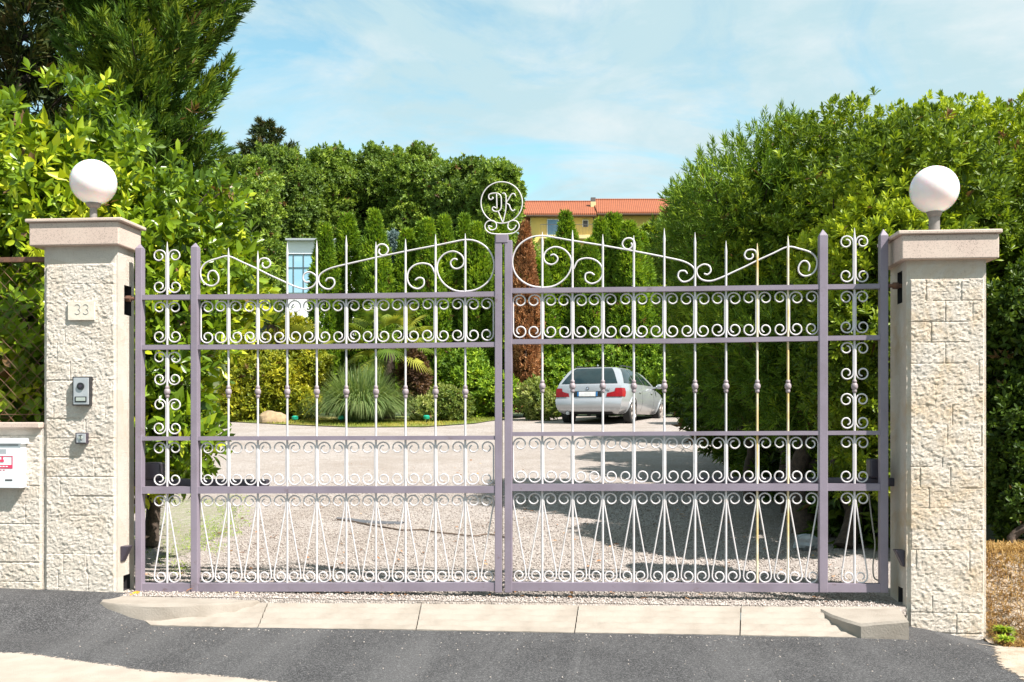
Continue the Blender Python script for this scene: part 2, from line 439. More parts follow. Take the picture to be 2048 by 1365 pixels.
def trimesh(name, V, T, rnd, mat, parent=None, local=False, smooth=False, origin=None):
    V = np.asarray(V, np.float64); T = np.asarray(T, np.int32)
    if parent is not None:
        off = np.zeros(3) if local else ORG[parent.name]; loc = (0, 0, 0)
    else:
        off = np.array([(V[:, 0].min() + V[:, 0].max()) / 2, (V[:, 1].min() + V[:, 1].max()) / 2, V[:, 2].min()]) if origin is None else np.array(origin, float)
        loc = off
    me = bpy.data.meshes.new(name)
    me.vertices.add(len(V)); me.vertices.foreach_set('co', (V - off).astype(np.float32).ravel())
    me.loops.add(T.size); me.loops.foreach_set('vertex_index', T.ravel())
    me.polygons.add(len(T)); me.polygons.foreach_set('loop_start', np.arange(0, T.size, 3, dtype=np.int32))
    if smooth: me.polygons.foreach_set('use_smooth', np.ones(len(T), bool))
    me.update(calc_edges=True)
    a = me.attributes.new('rnd', 'FLOAT', 'POINT'); a.data.foreach_set('value', np.asarray(rnd, np.float32))
    me.materials.append(mat)
    o = bpy.data.objects.new(name, me); COL.objects.link(o); o.location = loc
    if parent is not None: o.parent = parent
    ORG[o.name] = off
    return o


class Leaves:
    """collects many separate little leaves (two folded triangles, or bent strips) for one crown"""
    def __init__(s): s.V = []; s.T = []; s.R = []; s.n = 0

    def leaf(s, P, D, U, L, W, rnd, droop=0.12, mid=0.45, fold=0.18):
        P = np.asarray(P); D = unit(D); S = unit(np.cross(D, U)); Nn = np.cross(S, D)
        L = np.broadcast_to(np.asarray(L, float), (len(P),))[:, None]; W = np.broadcast_to(np.asarray(W, float), (len(P),))[:, None]
        m = P + D * L * mid + Nn * W * fold
        V = np.stack([P, m + S * W / 2, P + D * L - Nn * droop * L, m - S * W / 2], 1).reshape(-1, 3)
        b = s.n + 4 * np.arange(len(P))[:, None]
        T = np.concatenate([b + np.array([[0, 1, 2]]), b + np.array([[0, 2, 3]])], 1).reshape(-1, 3)
        s.V.append(V); s.T.append(T); s.R.append(np.repeat(np.where(rnd >= 2, 1.0, np.clip(rnd, 0, 0.955)), 4)); s.n += len(V)

    def oval(s, P, D, U, L, W, rnd, droop=0.12, w1=0.8, w2=0.95):
        P = np.asarray(P); D = unit(D); S = unit(np.cross(D, U)); Nn = np.cross(S, D)
        L = np.broadcast_to(np.asarray(L, float), (len(P),))[:, None]; W = np.broadcast_to(np.asarray(W, float), (len(P),))[:, None] / 2
        f = lambda t: P + D * L * t - Nn * (droop * L * t * t)
        a, b = f(0.32), f(0.70)
        V = np.stack([P, a + S * W * w1 + Nn * W * 0.25, b + S * W * w2 + Nn * W * 0.25, f(1.0), b - S * W * w2 + Nn * W * 0.25, a - S * W * w1 + Nn * W * 0.25, f(0.52)], 1).reshape(-1, 3)
        k = s.n + 7 * np.arange(len(P))[:, None]
        T = np.concatenate([k + np.array([q]) for q in ([0, 1, 6], [1, 2, 6], [2, 3, 6], [3, 4, 6], [4, 5, 6], [5, 0, 6])], 1).reshape(-1, 3)
        s.V.append(V); s.T.append(T); s.R.append(np.repeat(np.where(rnd >= 2, 1.0, np.clip(rnd, 0, 0.955)), 7)); s.n += len(V)

    def blade(s, P, D, L, W, rnd, droop=0.5, seg=4, side=None):
        """arching strips that bend downwards along their length"""
        P = np.asarray(P, float); D = unit(np.asarray(D, float)); k = len(P)
        L = np.broadcast_to(np.asarray(L, float), (k,))[:, None]; W = np.broadcast_to(np.asarray(W, float), (k,))[:, None]
        S = unit(np.cross(D, np.array([0, 0, 1.0]) + 1e-3)) if side is None else unit(side)
        dr = np.broadcast_to(np.asarray(droop, float), (k,))[:, None]
        rows = []
        for i in range(seg + 1):
            t = i / seg
            c = P + D * L * t * (1 - 0.12 * dr * t); c = c + np.array([0, 0, -1.0]) * (dr * L * t * t)
            w = W * (1 - t) ** 0.6 * (0.55 + 0.45 * min(1, t * 4)) * 0.5
            rows.append(c - S * w); rows.append(c + S * w)
        V = np.stack(rows, 1).reshape(-1, 3); m = 2 * (seg + 1)
        b = s.n + m * np.arange(k)[:, None]; T = []
        for i in range(seg):
            T.append(b + np.array([[2 * i, 2 * i + 1, 2 * i + 3]]))
            if i < seg - 1: T.append(b + np.array([[2 * i, 2 * i + 3, 2 * i + 2]]))
        s.V.append(V); s.T.append(np.stack(T, 1).reshape(-1, 3)); s.R.append(np.repeat(np.where(rnd >= 2, 1.0, np.clip(rnd, 0, 0.955)), m)); s.n += len(V)

    def rosettes(s, P, A, m, L, W, th=(20, 80), spread=0.25, tipr=None, stem=0.06, rng=RNG, droop=0.12, mid=0.45, lvar=0.25, bias=0.0, oval=None):
        n = len(P); A = unit(A)
        B1 = unit(np.cross(A, np.where(np.abs(A[:, 2:3]) < 0.9, np.array([[0, 0, 1.0]]), np.array([[1.0, 0, 0]])))); B2 = np.cross(A, B1)
        ph = (np.arange(m)[None] * 2.399 + rng.uniform(0, 6.28, (n, 1))) + rng.normal(0, 0.25, (n, m))
        t = np.radians(np.linspace(th[0], th[1], m)[None] + rng.normal(0, 9, (n, m)))
        D = np.cos(t)[..., None] * A[:, None] + np.sin(t)[..., None] * (np.cos(ph)[..., None] * B1[:, None] + np.sin(ph)[..., None] * B2[:, None])
        off = (1 - np.linspace(0, 1, m))[None, :, None] * stem
        Q = P[:, None] + A[:, None] * off
        Lr = L * (1 + rng.uniform(-lvar, lvar, (n, m))); Wr = W * (1 + rng.uniform(-lvar, lvar, (n, m)))
        if tipr is None: tipr = rng.uniform(0, 1, n)
        r = tipr[:, None] * (1 - spread) + spread * rng.uniform(0, 1, (n, m)) + bias
        U = np.repeat(A[:, None], m, 1) + rng.normal(0, 0.35, (n, m, 3))
        r = np.where((rng.uniform(0, 1, (n, m)) < 0.006) | (rng.uniform(0, 1, (n, 1)) < 0.008), 2.0, r)
        if oval: s.oval(Q.reshape(-1, 3), D.reshape(-1, 3), U.reshape(-1, 3), Lr.ravel(), Wr.ravel(), r.ravel(), droop, *oval)
        else: s.leaf(Q.reshape(-1, 3), D.reshape(-1, 3), U.reshape(-1, 3), Lr.ravel(), Wr.ravel(), r.ravel(), droop, mid)

    def build(s, name, mat, parent=None, local=False, origin=None):
        return trimesh(name, np.concatenate(s.V), np.concatenate(s.T), np.concatenate(s.R), mat, parent, local, False, origin)


def shell(blobs, dens, rng, lo=0.72, hi=1.04, gap=0.75, gs=2.2, zmin=None, seed=0.0, lump=0.12, inner=0.74):
    """twig tips spread through the outer part of a lumpy volume made of overlapping ellipsoids"""
    PP, NN = [], []
    B = [np.array(b, float) for b in blobs]
    for i, b in enumerate(B):
        c, r = b[:3], b[3:6]
        k = max(20, int(dens * 4 * PI * ((r[0] * r[1]) ** 1.6 / 3 + (r[0] * r[2]) ** 1.6 / 3 + (r[1] * r[2]) ** 1.6 / 3) ** (1 / 1.6)))
        d = unit(rng.normal(size=(k, 3)))
        rad = lo + (hi - lo) * rng.uniform(0, 1, k) ** 0.6
        rad = rad * (1 + lump * n3(d * 3.1, seed + i * 3.7))
        P = c + d * r * rad[:, None]; nn = unit(d / r)
        keep = np.ones(k, bool)
        for j, o in enumerate(B):
            if j != i: keep &= np.linalg.norm((P - o[:3]) / o[3:6], axis=1) > inner
        if gap < 1: keep &= n3(P * gs, seed + 11) < gap
        if zmin is not None: keep &= P[:, 2] > zmin
        keep &= P[:, 2] > gz(P[:, 0], P[:, 1]) + 0.04
        PP.append(P[keep]); NN.append(nn[keep])
    return np.concatenate(PP), np.concatenate(NN)


def bl(px, py, t, r, rx=1.0, rz=1.0):
    p = pt(px, py, t); return (*p, r * rx, r, r * rz)


def limb_tree(mb, base, top, r0, r1, targets, rng, wob=0.08, seg=8):
    base = np.array(base, float); top = np.array(top, float)
    P = [base + (top - base) * i / seg + (rng.normal(0, wob, 3) * np.array([1, 1, 0.2]) if 0 < i < seg else 0) for i in range(seg + 1)]
    P = catmull(P, 3); R = np.linspace(r0, r1, len(P)); R[0] *= 1.25
    mb.tube(P, R, 10)
    for q in targets:
        q = np.array(q, float)
        i = int(np.clip((q[2] - base[2]) / max(top[2] - base[2], 0.1) * len(P) * 0.6, 1, len(P) - 2))
        a = P[i]; mid = (a + q) / 2 + rng.normal(0, 0.06 * np.linalg.norm(q - a), 3) - np.array([0, 0, 0.06])
        pth = catmull([a, mid, q], 5); ra = R[i] * 0.55
        mb.tube(pth, np.linspace(ra, max(ra * 0.15, 0.004), len(pth)), 6)


# ------------------------------------------------------------------ road, kerb, ground
zA = on_y(345, 1253, 5.16); zB = on_y(1740, 1276, 5.16)
RS = (zB[2] - zA[2]) / (zB[0] - zA[0])


def sm(x, a, b):
    k = np.clip((x - a) / (b - a), 0, 1); return k * k * (3 - 2 * k)


def road_z(X, Y):
    X = np.asarray(X, float); Y = np.asarray(Y, float)
    z = zA[2] + RS * (np.clip(X, -9, 9) - zA[0])
    zl = 0.020 - 0.02 * (X + 3.0)
    z = z + (1 - sm(X, -2.80, -2.35)) * sm(Y, 4.85, 5.48) * (zl - z)
    z = z - sm(X, 1.50, 2.1) * sm(Y, 4.8, 5.5) * (0.065 + 0.05 * np.clip(X - 1.6, 0, 0.6))
    return z - 0.006 * np.clip(4.5 - Y, 0, 9)


xs = np.concatenate([np.linspace(-40, -5, 12)[:-1], np.linspace(-5, 5, 81), np.linspace(5, 40, 12)[1:]])
ys = np.concatenate([np.linspace(-14, 3.5, 12)[:-1], np.linspace(3.5, 5.56, 42)])
G = np.zeros((len(ys), len(xs), 3))
G[..., 0] = xs[None]; G[..., 1] = ys[:, None]; G[..., 2] = road_z(G[..., 0], G[..., 1])
G[..., 2] += 0.002 * n3(G * 3.0)
setp(obj('road', MB().grid(G), M['asphalt'], smooth=True, angle=60), 'dark fresh asphalt road in front of the gate', kind='structure')

# pale older paving in the lower left corner
edge = [(-160, 1297), (0, 1306), (60, 1309), (150, 1322), (230, 1332), (300, 1344), (430, 1352), (560, 1366), (700, 1385)]


def road_hit(px, py):
    lo, hi = 1.0, 12.0
    for _ in range(40):
        t = (lo + hi) / 2; p = pt(px, py, t)
        if p[2] > road_z(p[0], p[1]): lo = t
        else: hi = t
    return pt(px, py, lo)


EP = np.array(catmull([road_hit(*e) for e in edge], 8))
EP[:, 1] += 0.05
rows = [np.stack([EP[:, 0], EP[:, 1] * (1 - k) + 1.5 * k, 0 * EP[:, 0]], 1) for k in np.linspace(0, 1, 24) ** 2]
G = np.array(rows); G[..., 2] = road_z(G[..., 0], G[..., 1]) + 0.007
soft_edge(M['old_paving'], 45, 0.06)
op = obj('old_pavement', MB().grid(G[::-1]), M['old_paving'], smooth=True, angle=60)
set_rim(op, np.abs(G[::-1][..., 1] - EP[None, :, 1]))
setp(op, 'pale worn paving in the lower left corner', kind='structure')

# pale dirt verge at the right, beside the right pillar
de = [(1974, 1292), (1978, 1316), (1990, 1335), (2020, 1352), (2050, 1375)]
DE = np.array(catmull([road_hit(*e) for e in de], 16)); DE[:, 0] -= 0.05
ex = np.concatenate([[2.06] * 14, DE[:, 0]]); ey = np.concatenate([np.linspace(6.4, DE[0, 1] + 0.02, 14), DE[:, 1]])
rows = []
for k in np.linspace(0, 1, 16) ** 2:
    rows.append(np.stack([ex * (1 - k) + 9 * k, ey, 0 * ex], 1))
G = np.array(rows)


def bank_z(X, Y):
    b = road_z(X, np.minimum(Y, 5.55)) + 0.004
    return b + sm(Y, 5.46, 6.10) * sm(X, 2.0, 2.12) * (0.25 - b)


G[..., 2] = bank_z(G[..., 0], G[..., 1]) + 0.006 * n3(G * 9) * sm(G[..., 0], 2.0, 2.4)
soft_edge(M['dirt'], 40, 0.08)
dv = obj('dirt_verge', MB().grid(G), M['dirt'], smooth=True, angle=60)
set_rim(dv, G[..., 0] - ex[None] + np.clip((G[..., 1] - 5.25) * 3, 0, 1))
setp(dv, 'dry pale dirt verge to the right of the right pillar', kind='structure')

# the hill and garden soil
xs = np.concatenate([np.linspace(-260, -30, 24)[:-1], np.linspace(-30, 30, 61), np.linspace(30, 260, 24)[1:]])
ys = np.concatenate([np.linspace(5.52, 40, 70), np.linspace(40, 420, 50)[1:]])
G = np.zeros((len(ys), len(xs), 3)); G[..., 0] = xs[None]; G[..., 1] = ys[:, None]; G[..., 2] = gz(G[..., 0], G[..., 1]) - 0.03
G[..., 2] = np.where((G[..., 0] > 1.9) & (G[..., 1] < 6.35), -0.5, G[..., 2])
setp(obj('ground', MB().grid(G), M['soil'], smooth=True, angle=60), 'garden soil and hillside behind the gate', kind='structure')

# gravel drive
far_px = np.array([150, 300, 430, 560, 700, 850, 950, 1000, 1100, 1250, 1500, 1800])
far_t = np.array([29, 28, 26.4, 24.6, 23.2, 23.2, 24.6, 26.5, 29.0, 29.0, 29.0, 27.0])
pxs = np.linspace(150, 1800, 90)
FT = np.interp(pxs, far_px, far_t)
FP = np.array([pt(a, 0, b) for a, b in zip(pxs, FT)])
NP = np.array([(-2.74 + 4.37 * i / 89, 5.47, 0) for i in range(90)])
ss = np.linspace(0, 1, 120) ** 1.5
G = NP[None] * (1 - ss[:, None, None]) + FP[None] * ss[:, None, None]
G[..., 2] = gz(G[..., 0], G[..., 1]) + 0.004 * n3(G * 2.1) * np.minimum(1, ss * 20)[:, None]
G[0, :, 2] -= 0.03
setp(obj('gravel_driveway', MB().grid(G), M['gravel'], smooth=True, angle=60), 'pale pinkish gravel drive behind the gate', kind='structure')

# weedy gravel patch inside the left leaf
cs = [(255, 1178), (285, 990), (340, 978), (420, 980), (480, 985), (503, 1010), (500, 1050), (470, 1085), (420, 1120), (370, 1150), (330, 1172)]


def gz_hit(px, py):
    lo, hi = 4.0, 60.0
    for _ in range(44):
        t = (lo + hi) / 2; p = pt(px, py, t)
        if p[2] > gz(p[0], p[1]): lo = t
        else: hi = t
    return pt(px, py, lo)


C0 = [gz_hit(*c) for c in cs]; C1 = np.array(catmull(C0 + [C0[0]], 6))[:-1]
cen = C1.mean(0); rows = [cen + (C1 - cen) * k for k in (0.02, 0.35, 0.7, 1.0)]
G = np.array([np.vstack([r, r[:1]]) for r in rows]); G[..., 2] = gz(G[..., 0], G[..., 1]) + 0.006
soft_edge(M['weeds'], 26, 0.26)
wg = obj('weedy_ground', MB().grid(G), M['weeds'], smooth=True)
set_rim(wg, np.repeat((1 - np.array([0.02, 0.35, 0.7, 1.0]))[:, None], G.shape[1], 1) * 0.7)
setp(wg, 'grey green weedy gravel patch behind the left leaf', kind='structure')

k = 5200
uu = RNG.uniform(0, 1, k) ** 0.5; ii = RNG.integers(0, len(C1), k)
Pw = cen + (C1[ii] - cen) * uu[:, None] * 0.97 + RNG.normal(0, 0.03, (k, 3)); Pw[:, 2] = gz(Pw[:, 0], Pw[:, 1]) + 0.005
kp = n3(Pw * 4.0, 2.0) > -0.25; Pw = Pw[kp]; k = len(Pw)
Lw = Leaves(); Lw.blade(Pw, unit(np.stack([RNG.normal(0, 0.9, k), RNG.normal(0, 0.9, k), np.ones(k)], 1)), RNG.uniform(0.012, 0.038, k), 0.007, RNG.uniform(0, 0.8, k), 0.4, 2)
WEEDS = Lw
# loose pebbles on the drive
k = 42000
u = RNG.uniform(0, 1, k) ** 1.7
Pp = np.stack([RNG.uniform(-2.75, 1.6, k), 5.5 + 6.0 * u, np.zeros(k)], 1); Pp[:, 0] += (Pp[:, 1] - 5.5) * RNG.uniform(-0.2, 0.03, k)
k2 = 420; a_ = RNG.uniform(0, 1, k2)
Rp = np.stack([-2.6 + 5.2 * RNG.uniform(0, 1, k2), 5.10 - 0.9 * a_ ** 2.6, np.zeros(k2)], 1)
k = len(Pp)
Pp[:, 2] = gz(Pp[:, 0], Pp[:, 1]) + 0.004
Rp[:, 2] = road_z(Rp[:, 0], Rp[:, 1]) + 0.002; Pp = np.concatenate([Pp, Rp]); k = len(Pp)
r = RNG.uniform(0.003, 0.0085, k); r[-k2:] *= 0.6
O = np.array([[1, 0, 0], [-1, 0, 0], [0, 1, 0], [0, -1, 0], [0, 0, 0.8], [0, 0, -0.5]], float)
ang = RNG.uniform(0, 6.28, k); ca, sa = np.cos(ang), np.sin(ang)
Vv = O[None] * (1 + RNG.uniform(-0.35, 0.35, (k, 6, 3)))
Vv = np.stack([Vv[..., 0] * ca[:, None] - Vv[..., 1] * sa[:, None], Vv[..., 0] * sa[:, None] + Vv[..., 1] * ca[:, None], Vv[..., 2]], 2) * r[:, None, None] + Pp[:, None]
Tt = np.array([[0, 2, 4], [2, 1, 4], [1, 3, 4], [3, 0, 4], [2, 0, 5], [1, 2, 5], [3, 1, 5], [0, 3, 5]])
Tt = (np.arange(k)[:, None, None] * 6 + Tt[None]).reshape(-1, 3)
setp(trimesh('gravel', Vv.reshape(-1, 3), Tt, np.repeat(RNG.uniform(0, 1, k), 6), M['pebble']), 'loose pale pebbles strewn over the drive', 'gravel', kind='stuff')

setp(WEEDS.build('low_weeds', M['weed']), 'low sparse green weeds in the gravel behind the left leaf', 'weeds', kind='stuff')
k = 260
Pl_ = np.stack([RNG.uniform(-2.9, 1.6, k), 5.6 + 9 * RNG.uniform(0, 1, k) ** 1.6, np.zeros(k)], 1); Pl_[:, 0] -= (Pl_[:, 1] - 5.5) * 0.08; Pl_[:, 2] = gz(Pl_[:, 0], Pl_[:, 1]) + 0.012
Ll = Leaves(); Ll.oval(Pl_, np.stack([RNG.normal(0, 1, k), RNG.normal(0, 1, k), np.full(k, 0.15)], 1), np.stack([RNG.normal(0, 0.3, k), RNG.normal(0, 0.3, k), np.ones(k)], 1), RNG.uniform(0.025, 0.06, k), RNG.uniform(0.012, 0.026, k), RNG.uniform(0, 1, k))
setp(Ll.build('leaf_litter', M['dead_thuja']), 'scattered dry brown leaves on the gravel drive', 'leaf litter', kind='stuff')
# lawn strip beyond the drive
pxl = np.linspace(380, 1010, 60); FTl = np.interp(pxl, far_px, far_t)
NPl = np.array([pt(a, 0, b - 0.05) for a, b in zip(pxl, FTl)]); FPl = np.array([pt(a, 0, b + 6) for a, b in zip(pxl, FTl)])
ss = np.linspace(0, 1, 20)
G = NPl[None] * (1 - ss[:, None, None]) + FPl[None] * ss[:, None, None]
G[..., 2] = gz(G[..., 0], G[..., 1]) + 0.02
setp(obj('lawn', MB().grid(G), M['lawn'], smooth=True), 'narrow lawn strip along the far edge of the drive', kind='structure')
k = 16000
a = RNG.uniform(400, 1000, k); tt = np.interp(a, far_px, far_t) + RNG.uniform(0, 3.2, k)
Pg = np.array([pt(x, 0, y) for x, y in zip(a, tt)]); Pg[:, 2] = gz(Pg[:, 0], Pg[:, 1]) + 0.015
Dg = unit(np.stack([RNG.normal(0, 0.4, k), RNG.normal(0, 0.4, k), np.ones(k)], 1))
L = Leaves(); L.blade(Pg, Dg, RNG.uniform(0.05, 0.12, k), 0.012, 0.5 + 0.5 * n3(Pg * 1.5) + RNG.uniform(-0.3, 0.3, k), 0.3, 2)
setp(L.build('grass', M['grass']), 'short patchy grass on the lawn strip', 'grass', kind='stuff')

# kerb stones of the dropped kerb (each a stone of its own)
yin, yout = 5.49, 5.16
tin = [(243, 1204), (536, 1204), (843, 1206), (1157, 1210), (1482, 1213), (1800, 1214)]
tout = [(300, 1250), (515, 1256), (832, 1259), (1149, 1265), (1480, 1270), (1722, 1275)]
KL = ['kerb stone at the left end with black speckles, below the left leaf', 'dropped kerb stone second from the left, below the left leaf',
      'dropped kerb stone in the middle, below where the two leaves meet', 'dropped kerb stone second from the right, below the right leaf',
      'dropped kerb stone running under the raised block by the right pillar']
for i in range(5):
    mb = MB()
    a0, a1 = on_y(*tin[i], yin), on_y(*tin[i + 1], yin); b0, b1 = on_y(*tout[i], yout), on_y(*tout[i + 1], yout)
    g = 0.003
    na, nb = 26, 15
    Gk = np.zeros((nb, na, 3))
    for r_ in range(nb):
        v = r_ / (nb - 1)
        for c_ in range(na):
            u_ = (c_ + 0.0) / (na - 1)
            p = (b0 * (1 - u_) + b1 * u_) * (1 - v) + (a0 * (1 - u_) + a1 * u_) * v
            if c_ == 0: p[0] += g
            if c_ == na - 1: p[0] -= g
            p[2] += -0.008 * (r_ % 3 == 0) * (0 < r_ < nb - 1) + 0.001 * math.sin(37 * u_ + 5 * r_)
            Gk[r_, c_] = p
    # finer grooves are the rows; close the stone with a skirt
    mb.grid(Gk)
    ring = [Gk[0, j] for j in range(na)] + [Gk[j, na - 1] for j in range(1, nb)] + [Gk[nb - 1, j] for j in range(na - 2, -1, -1)] + [Gk[j, 0] for j in range(nb - 2, 0, -1)]
    bot = [np.array([q[0], q[1], q[2] - 0.12]) for q in ring]
    n_ = len(ring); mb.add(ring + bot, [(j, n_ + j, n_ + (j + 1) % n_, (j + 1) % n_) for j in range(n_)] + [tuple(range(2 * n_ - 1, n_ - 1, -1))])
    setp(obj('kerb_stone', mb, M['kerb']), KL[i], 'kerb stone', 'dropped kerb stones')


def rounded(top, drop, mb, lip=0.012):
    top = [np.array(q) for q in top]; c = sum(top) / len(top)
    ins = [q + (c - q) / np.linalg.norm(c - q) * lip for q in top]
    mids = [q - np.array([0, 0, lip]) for q in top]; bots = [np.array([q[0], q[1], d]) for q, d in zip(top, drop)]
    n_ = len(top); vs = ins + mids + bots
    fs = [tuple(range(n_))] + [(i + n_ * k, i + n_ * (k + 1), (i + 1) % n_ + n_ * (k + 1), (i + 1) % n_ + n_ * k) for k in (0, 1) for i in range(n_)]
    mb.add(vs, fs)


mb = MB()
tp = [on_y(1818, 1226, 5.13), on_y(1800, 1213, 5.50), on_y(1636, 1213, 5.48), on_y(1660, 1220, 5.33), on_y(1690, 1225, 5.23), on_y(1722, 1228, 5.15)]
zt = 0.012
tp = [np.array([q[0], q[1], zt - 0.006 * i]) for i, q in enumerate(tp)]
zt_b = on_y(1820, 1281, 5.13)[2]
rounded(tp, [zt_b - 0.05] * 6, mb)
setp(obj('kerb_stone', mb, M['kerb'], smooth=True, angle=35), 'raised kerb block with a curved end, against the right pillar', 'kerb stone', 'raised kerb ends')
mb = MB()
tp = [on_y(199, 1212, 5.31), on_y(215, 1214, 5.265), on_y(262, 1214, 5.235), on_y(322, 1214, 5.235), on_y(400, 1212, 5.29), on_y(470, 1208, 5.37), on_y(520, 1204, 5.475), on_y(243, 1203, 5.50), on_y(204, 1209, 5.40)]
tp = [np.array([q[0], q[1], 0.004 - 0.016 * max(0, (q[0] + 2.3)) / 0.7]) for q in tp]
rounded(tp, [-0.2] * 9, mb)
setp(obj('kerb_stone', mb, M['kerb'], smooth=True, angle=35), 'raised kerb block with a rounded nose, at the foot of the left pillar', 'kerb stone', 'raised kerb ends')

# ------------------------------------------------------------------ split-stone pillars and wall


def vnoise(x, y, seed):
    xi = np.floor(x).astype(int); yi = np.floor(y).astype(int); fx = x - xi; fy = y - yi
    fx = fx * fx * (3 - 2 * fx); fy = fy * fy * (3 - 2 * fy)

    def h(a, b):
        q = (a * 374761393 + b * 668265263 + seed * 974634777) & 0x7fffffff
        q = ((q ^ (q >> 13)) * 1274126177) & 0x7fffffff
        return ((q ^ (q >> 16)) & 0xffff) / 65535.0
    return (h(xi, yi) * (1 - fx) + h(xi + 1, yi) * fx) * (1 - fy) + (h(xi, yi + 1) * (1 - fx) + h(xi + 1, yi + 1) * fx) * fy


def split_face(x0, x1, z0, z1, yf, seed, flat_top=0.0, course=0.112, protr=0.028, holes=(), z1f=None, z0f=None):
    """front face of rough split ashlar, displaced toward the viewer; returns the grid"""
    rng = np.random.default_rng(seed)
    nx = int((x1 - x0) / 0.0052) + 1; nz = int((z1 - z0) / 0.0052) + 1
    X, Z = np.meshgrid(np.linspace(x0, x1, nx), np.linspace(z0, z1, nz))
    c = np.floor((z1 - Z) / course).astype(int); fz = (z1 - Z) / course - c
    ncs = c.max() + 1
    h = np.zeros_like(X); joint = np.full_like(X, 1.0)
    bid = np.zeros_like(X)
    for k in range(ncs):
        cuts = [x0 - 0.3 + rng.uniform(0, 0.2)]
        while cuts[-1] < x1 + 0.1: cuts.append(cuts[-1] + rng.uniform(0.13, 0.34))
        cuts = np.array(cuts); m = c == k
        i = np.clip(np.searchsorted(cuts, X[m]) - 1, 0, len(cuts) - 2)
        dx = np.minimum(X[m] - cuts[i], cuts[i + 1] - X[m])
        joint[m] = dx; bid[m] = rng.uniform(-1, 1, len(cuts))[i]
    merged = np.zeros(ncs, bool)
    dz = np.minimum(fz, 1 - fz) * course
    cb = np.round((z1 - Z) / course)
    dz = np.where(vnoise(X * 4.2 + cb * 3.1, cb * 5.7 + 0.5, seed + 9) > 0.52, 0.05, dz)
    joint = np.where(vnoise(bid * 40, c * 3.3 + 0.5, seed + 10) > 0.62, 0.05, joint)
    d = np.minimum(joint, dz)
    big = vnoise(X * 13, Z * 13, seed + 1) - 0.5
    u = X * 0.7 + Z * 0.7
    rid = 1 - np.abs(2 * vnoise(X * 34 + 3 * big + Z * 14, Z * 26 - X * 10, seed + 2) - 1)
    fine = 0.6 * vnoise(X * 52 + Z * 30, Z * 70 - X * 20, seed + 3) + 0.6 * vnoise(X * 110 - Z * 40, Z * 120, seed + 5) - 0.6
    chip = np.floor(vnoise(X * 55 - Z * 30, Z * 48 + X * 22, seed + 6) * 3) / 2
    facet = np.floor(vnoise(X * 26 + Z * 9, Z * 22 - X * 9, seed + 4) * 5) / 5
    h = protr * (0.46 + 0.10 * big + 0.04 * bid) + 0.0024 * rid + 0.0060 * fine + 0.0016 * facet + 0.0018 * chip - 0.003
    e = np.clip(d / 0.009, 0, 1); h = h * (0.84 + 0.16 * e * (2 - e)) - 0.0032 * (d < 0.003) * (vnoise(X * 7, Z * 7, seed + 8) > 0.35)
    edge_ = np.minimum(X - x0, x1 - X); ed = np.clip((edge_ - 0.012) / 0.006, 0, 1)
    h = h * ed - 0.003 * ((edge_ > 0.011) & (edge_ < 0.017))
    if flat_top: h = np.where(z1 - Z < flat_top, np.minimum(h, 0.003), h)
    return np.stack([X, yf - np.maximum(h, -0.006), Z], 2)


def pillar_shaft(mb, x0, x1, z0, z1, yf, depth, seed, inner, slots):
    mb.grid(split_face(x0, x1, z0, z1, yf, seed, flat_top=0.108))
    yb = yf + depth
    # inner face with hollow slots for the hinge and the lower pin
    xi, xo = (x1, x0) if inner > 0 else (x0, x1)
    mb.add([(xo, yf, z0), (xo, yb, z0), (xo, yb, z1), (xo, yf, z1)], [(0, 1, 2, 3)])
    mb.add([(x0, yb, z0), (x1, yb, z0), (x1, yb, z1), (x0, yb, z1)], [(0, 1, 2, 3)])
    mb.add([(x0, yf, z1), (x1, yf, z1), (x1, yb, z1), (x0, yb, z1)], [(0, 1, 2, 3)])
    zz = [z0]
    for (a, b, c, d) in slots: zz += [c, d]
    zz.append(z1)
    for i in range(len(zz) - 1):
        if i % 2 == 0: mb.add([(xi, yf, zz[i]), (xi, yb, zz[i]), (xi, yb, zz[i + 1]), (xi, yf, zz[i + 1])], [(0, 1, 2, 3)])
        else:
            a, b = slots[i // 2][:2]
            mb.add([(xi, yf, zz[i]), (xi, a, zz[i]), (xi, a, zz[i + 1]), (xi, yf, zz[i + 1])], [(0, 1, 2, 3)])
            mb.add([(xi, b, zz[i]), (xi, yb, zz[i]), (xi, yb, zz[i + 1]), (xi, b, zz[i + 1])], [(0, 1, 2, 3)])


def slot_lining(mb, xi, inner, slots):
    for (a, b, c, d) in slots:
        x2 = xi - inner * 0.12
        mb.add([(xi, a, c), (xi, b, c), (xi, b, d), (xi, a, d), (x2, a, c), (x2, b, c), (x2, b, d), (x2, a, d)],
               [(4, 5, 6, 7), (0, 1, 5, 4), (2, 3, 7, 6), (1, 2, 6, 5), (3, 0, 4, 7)])


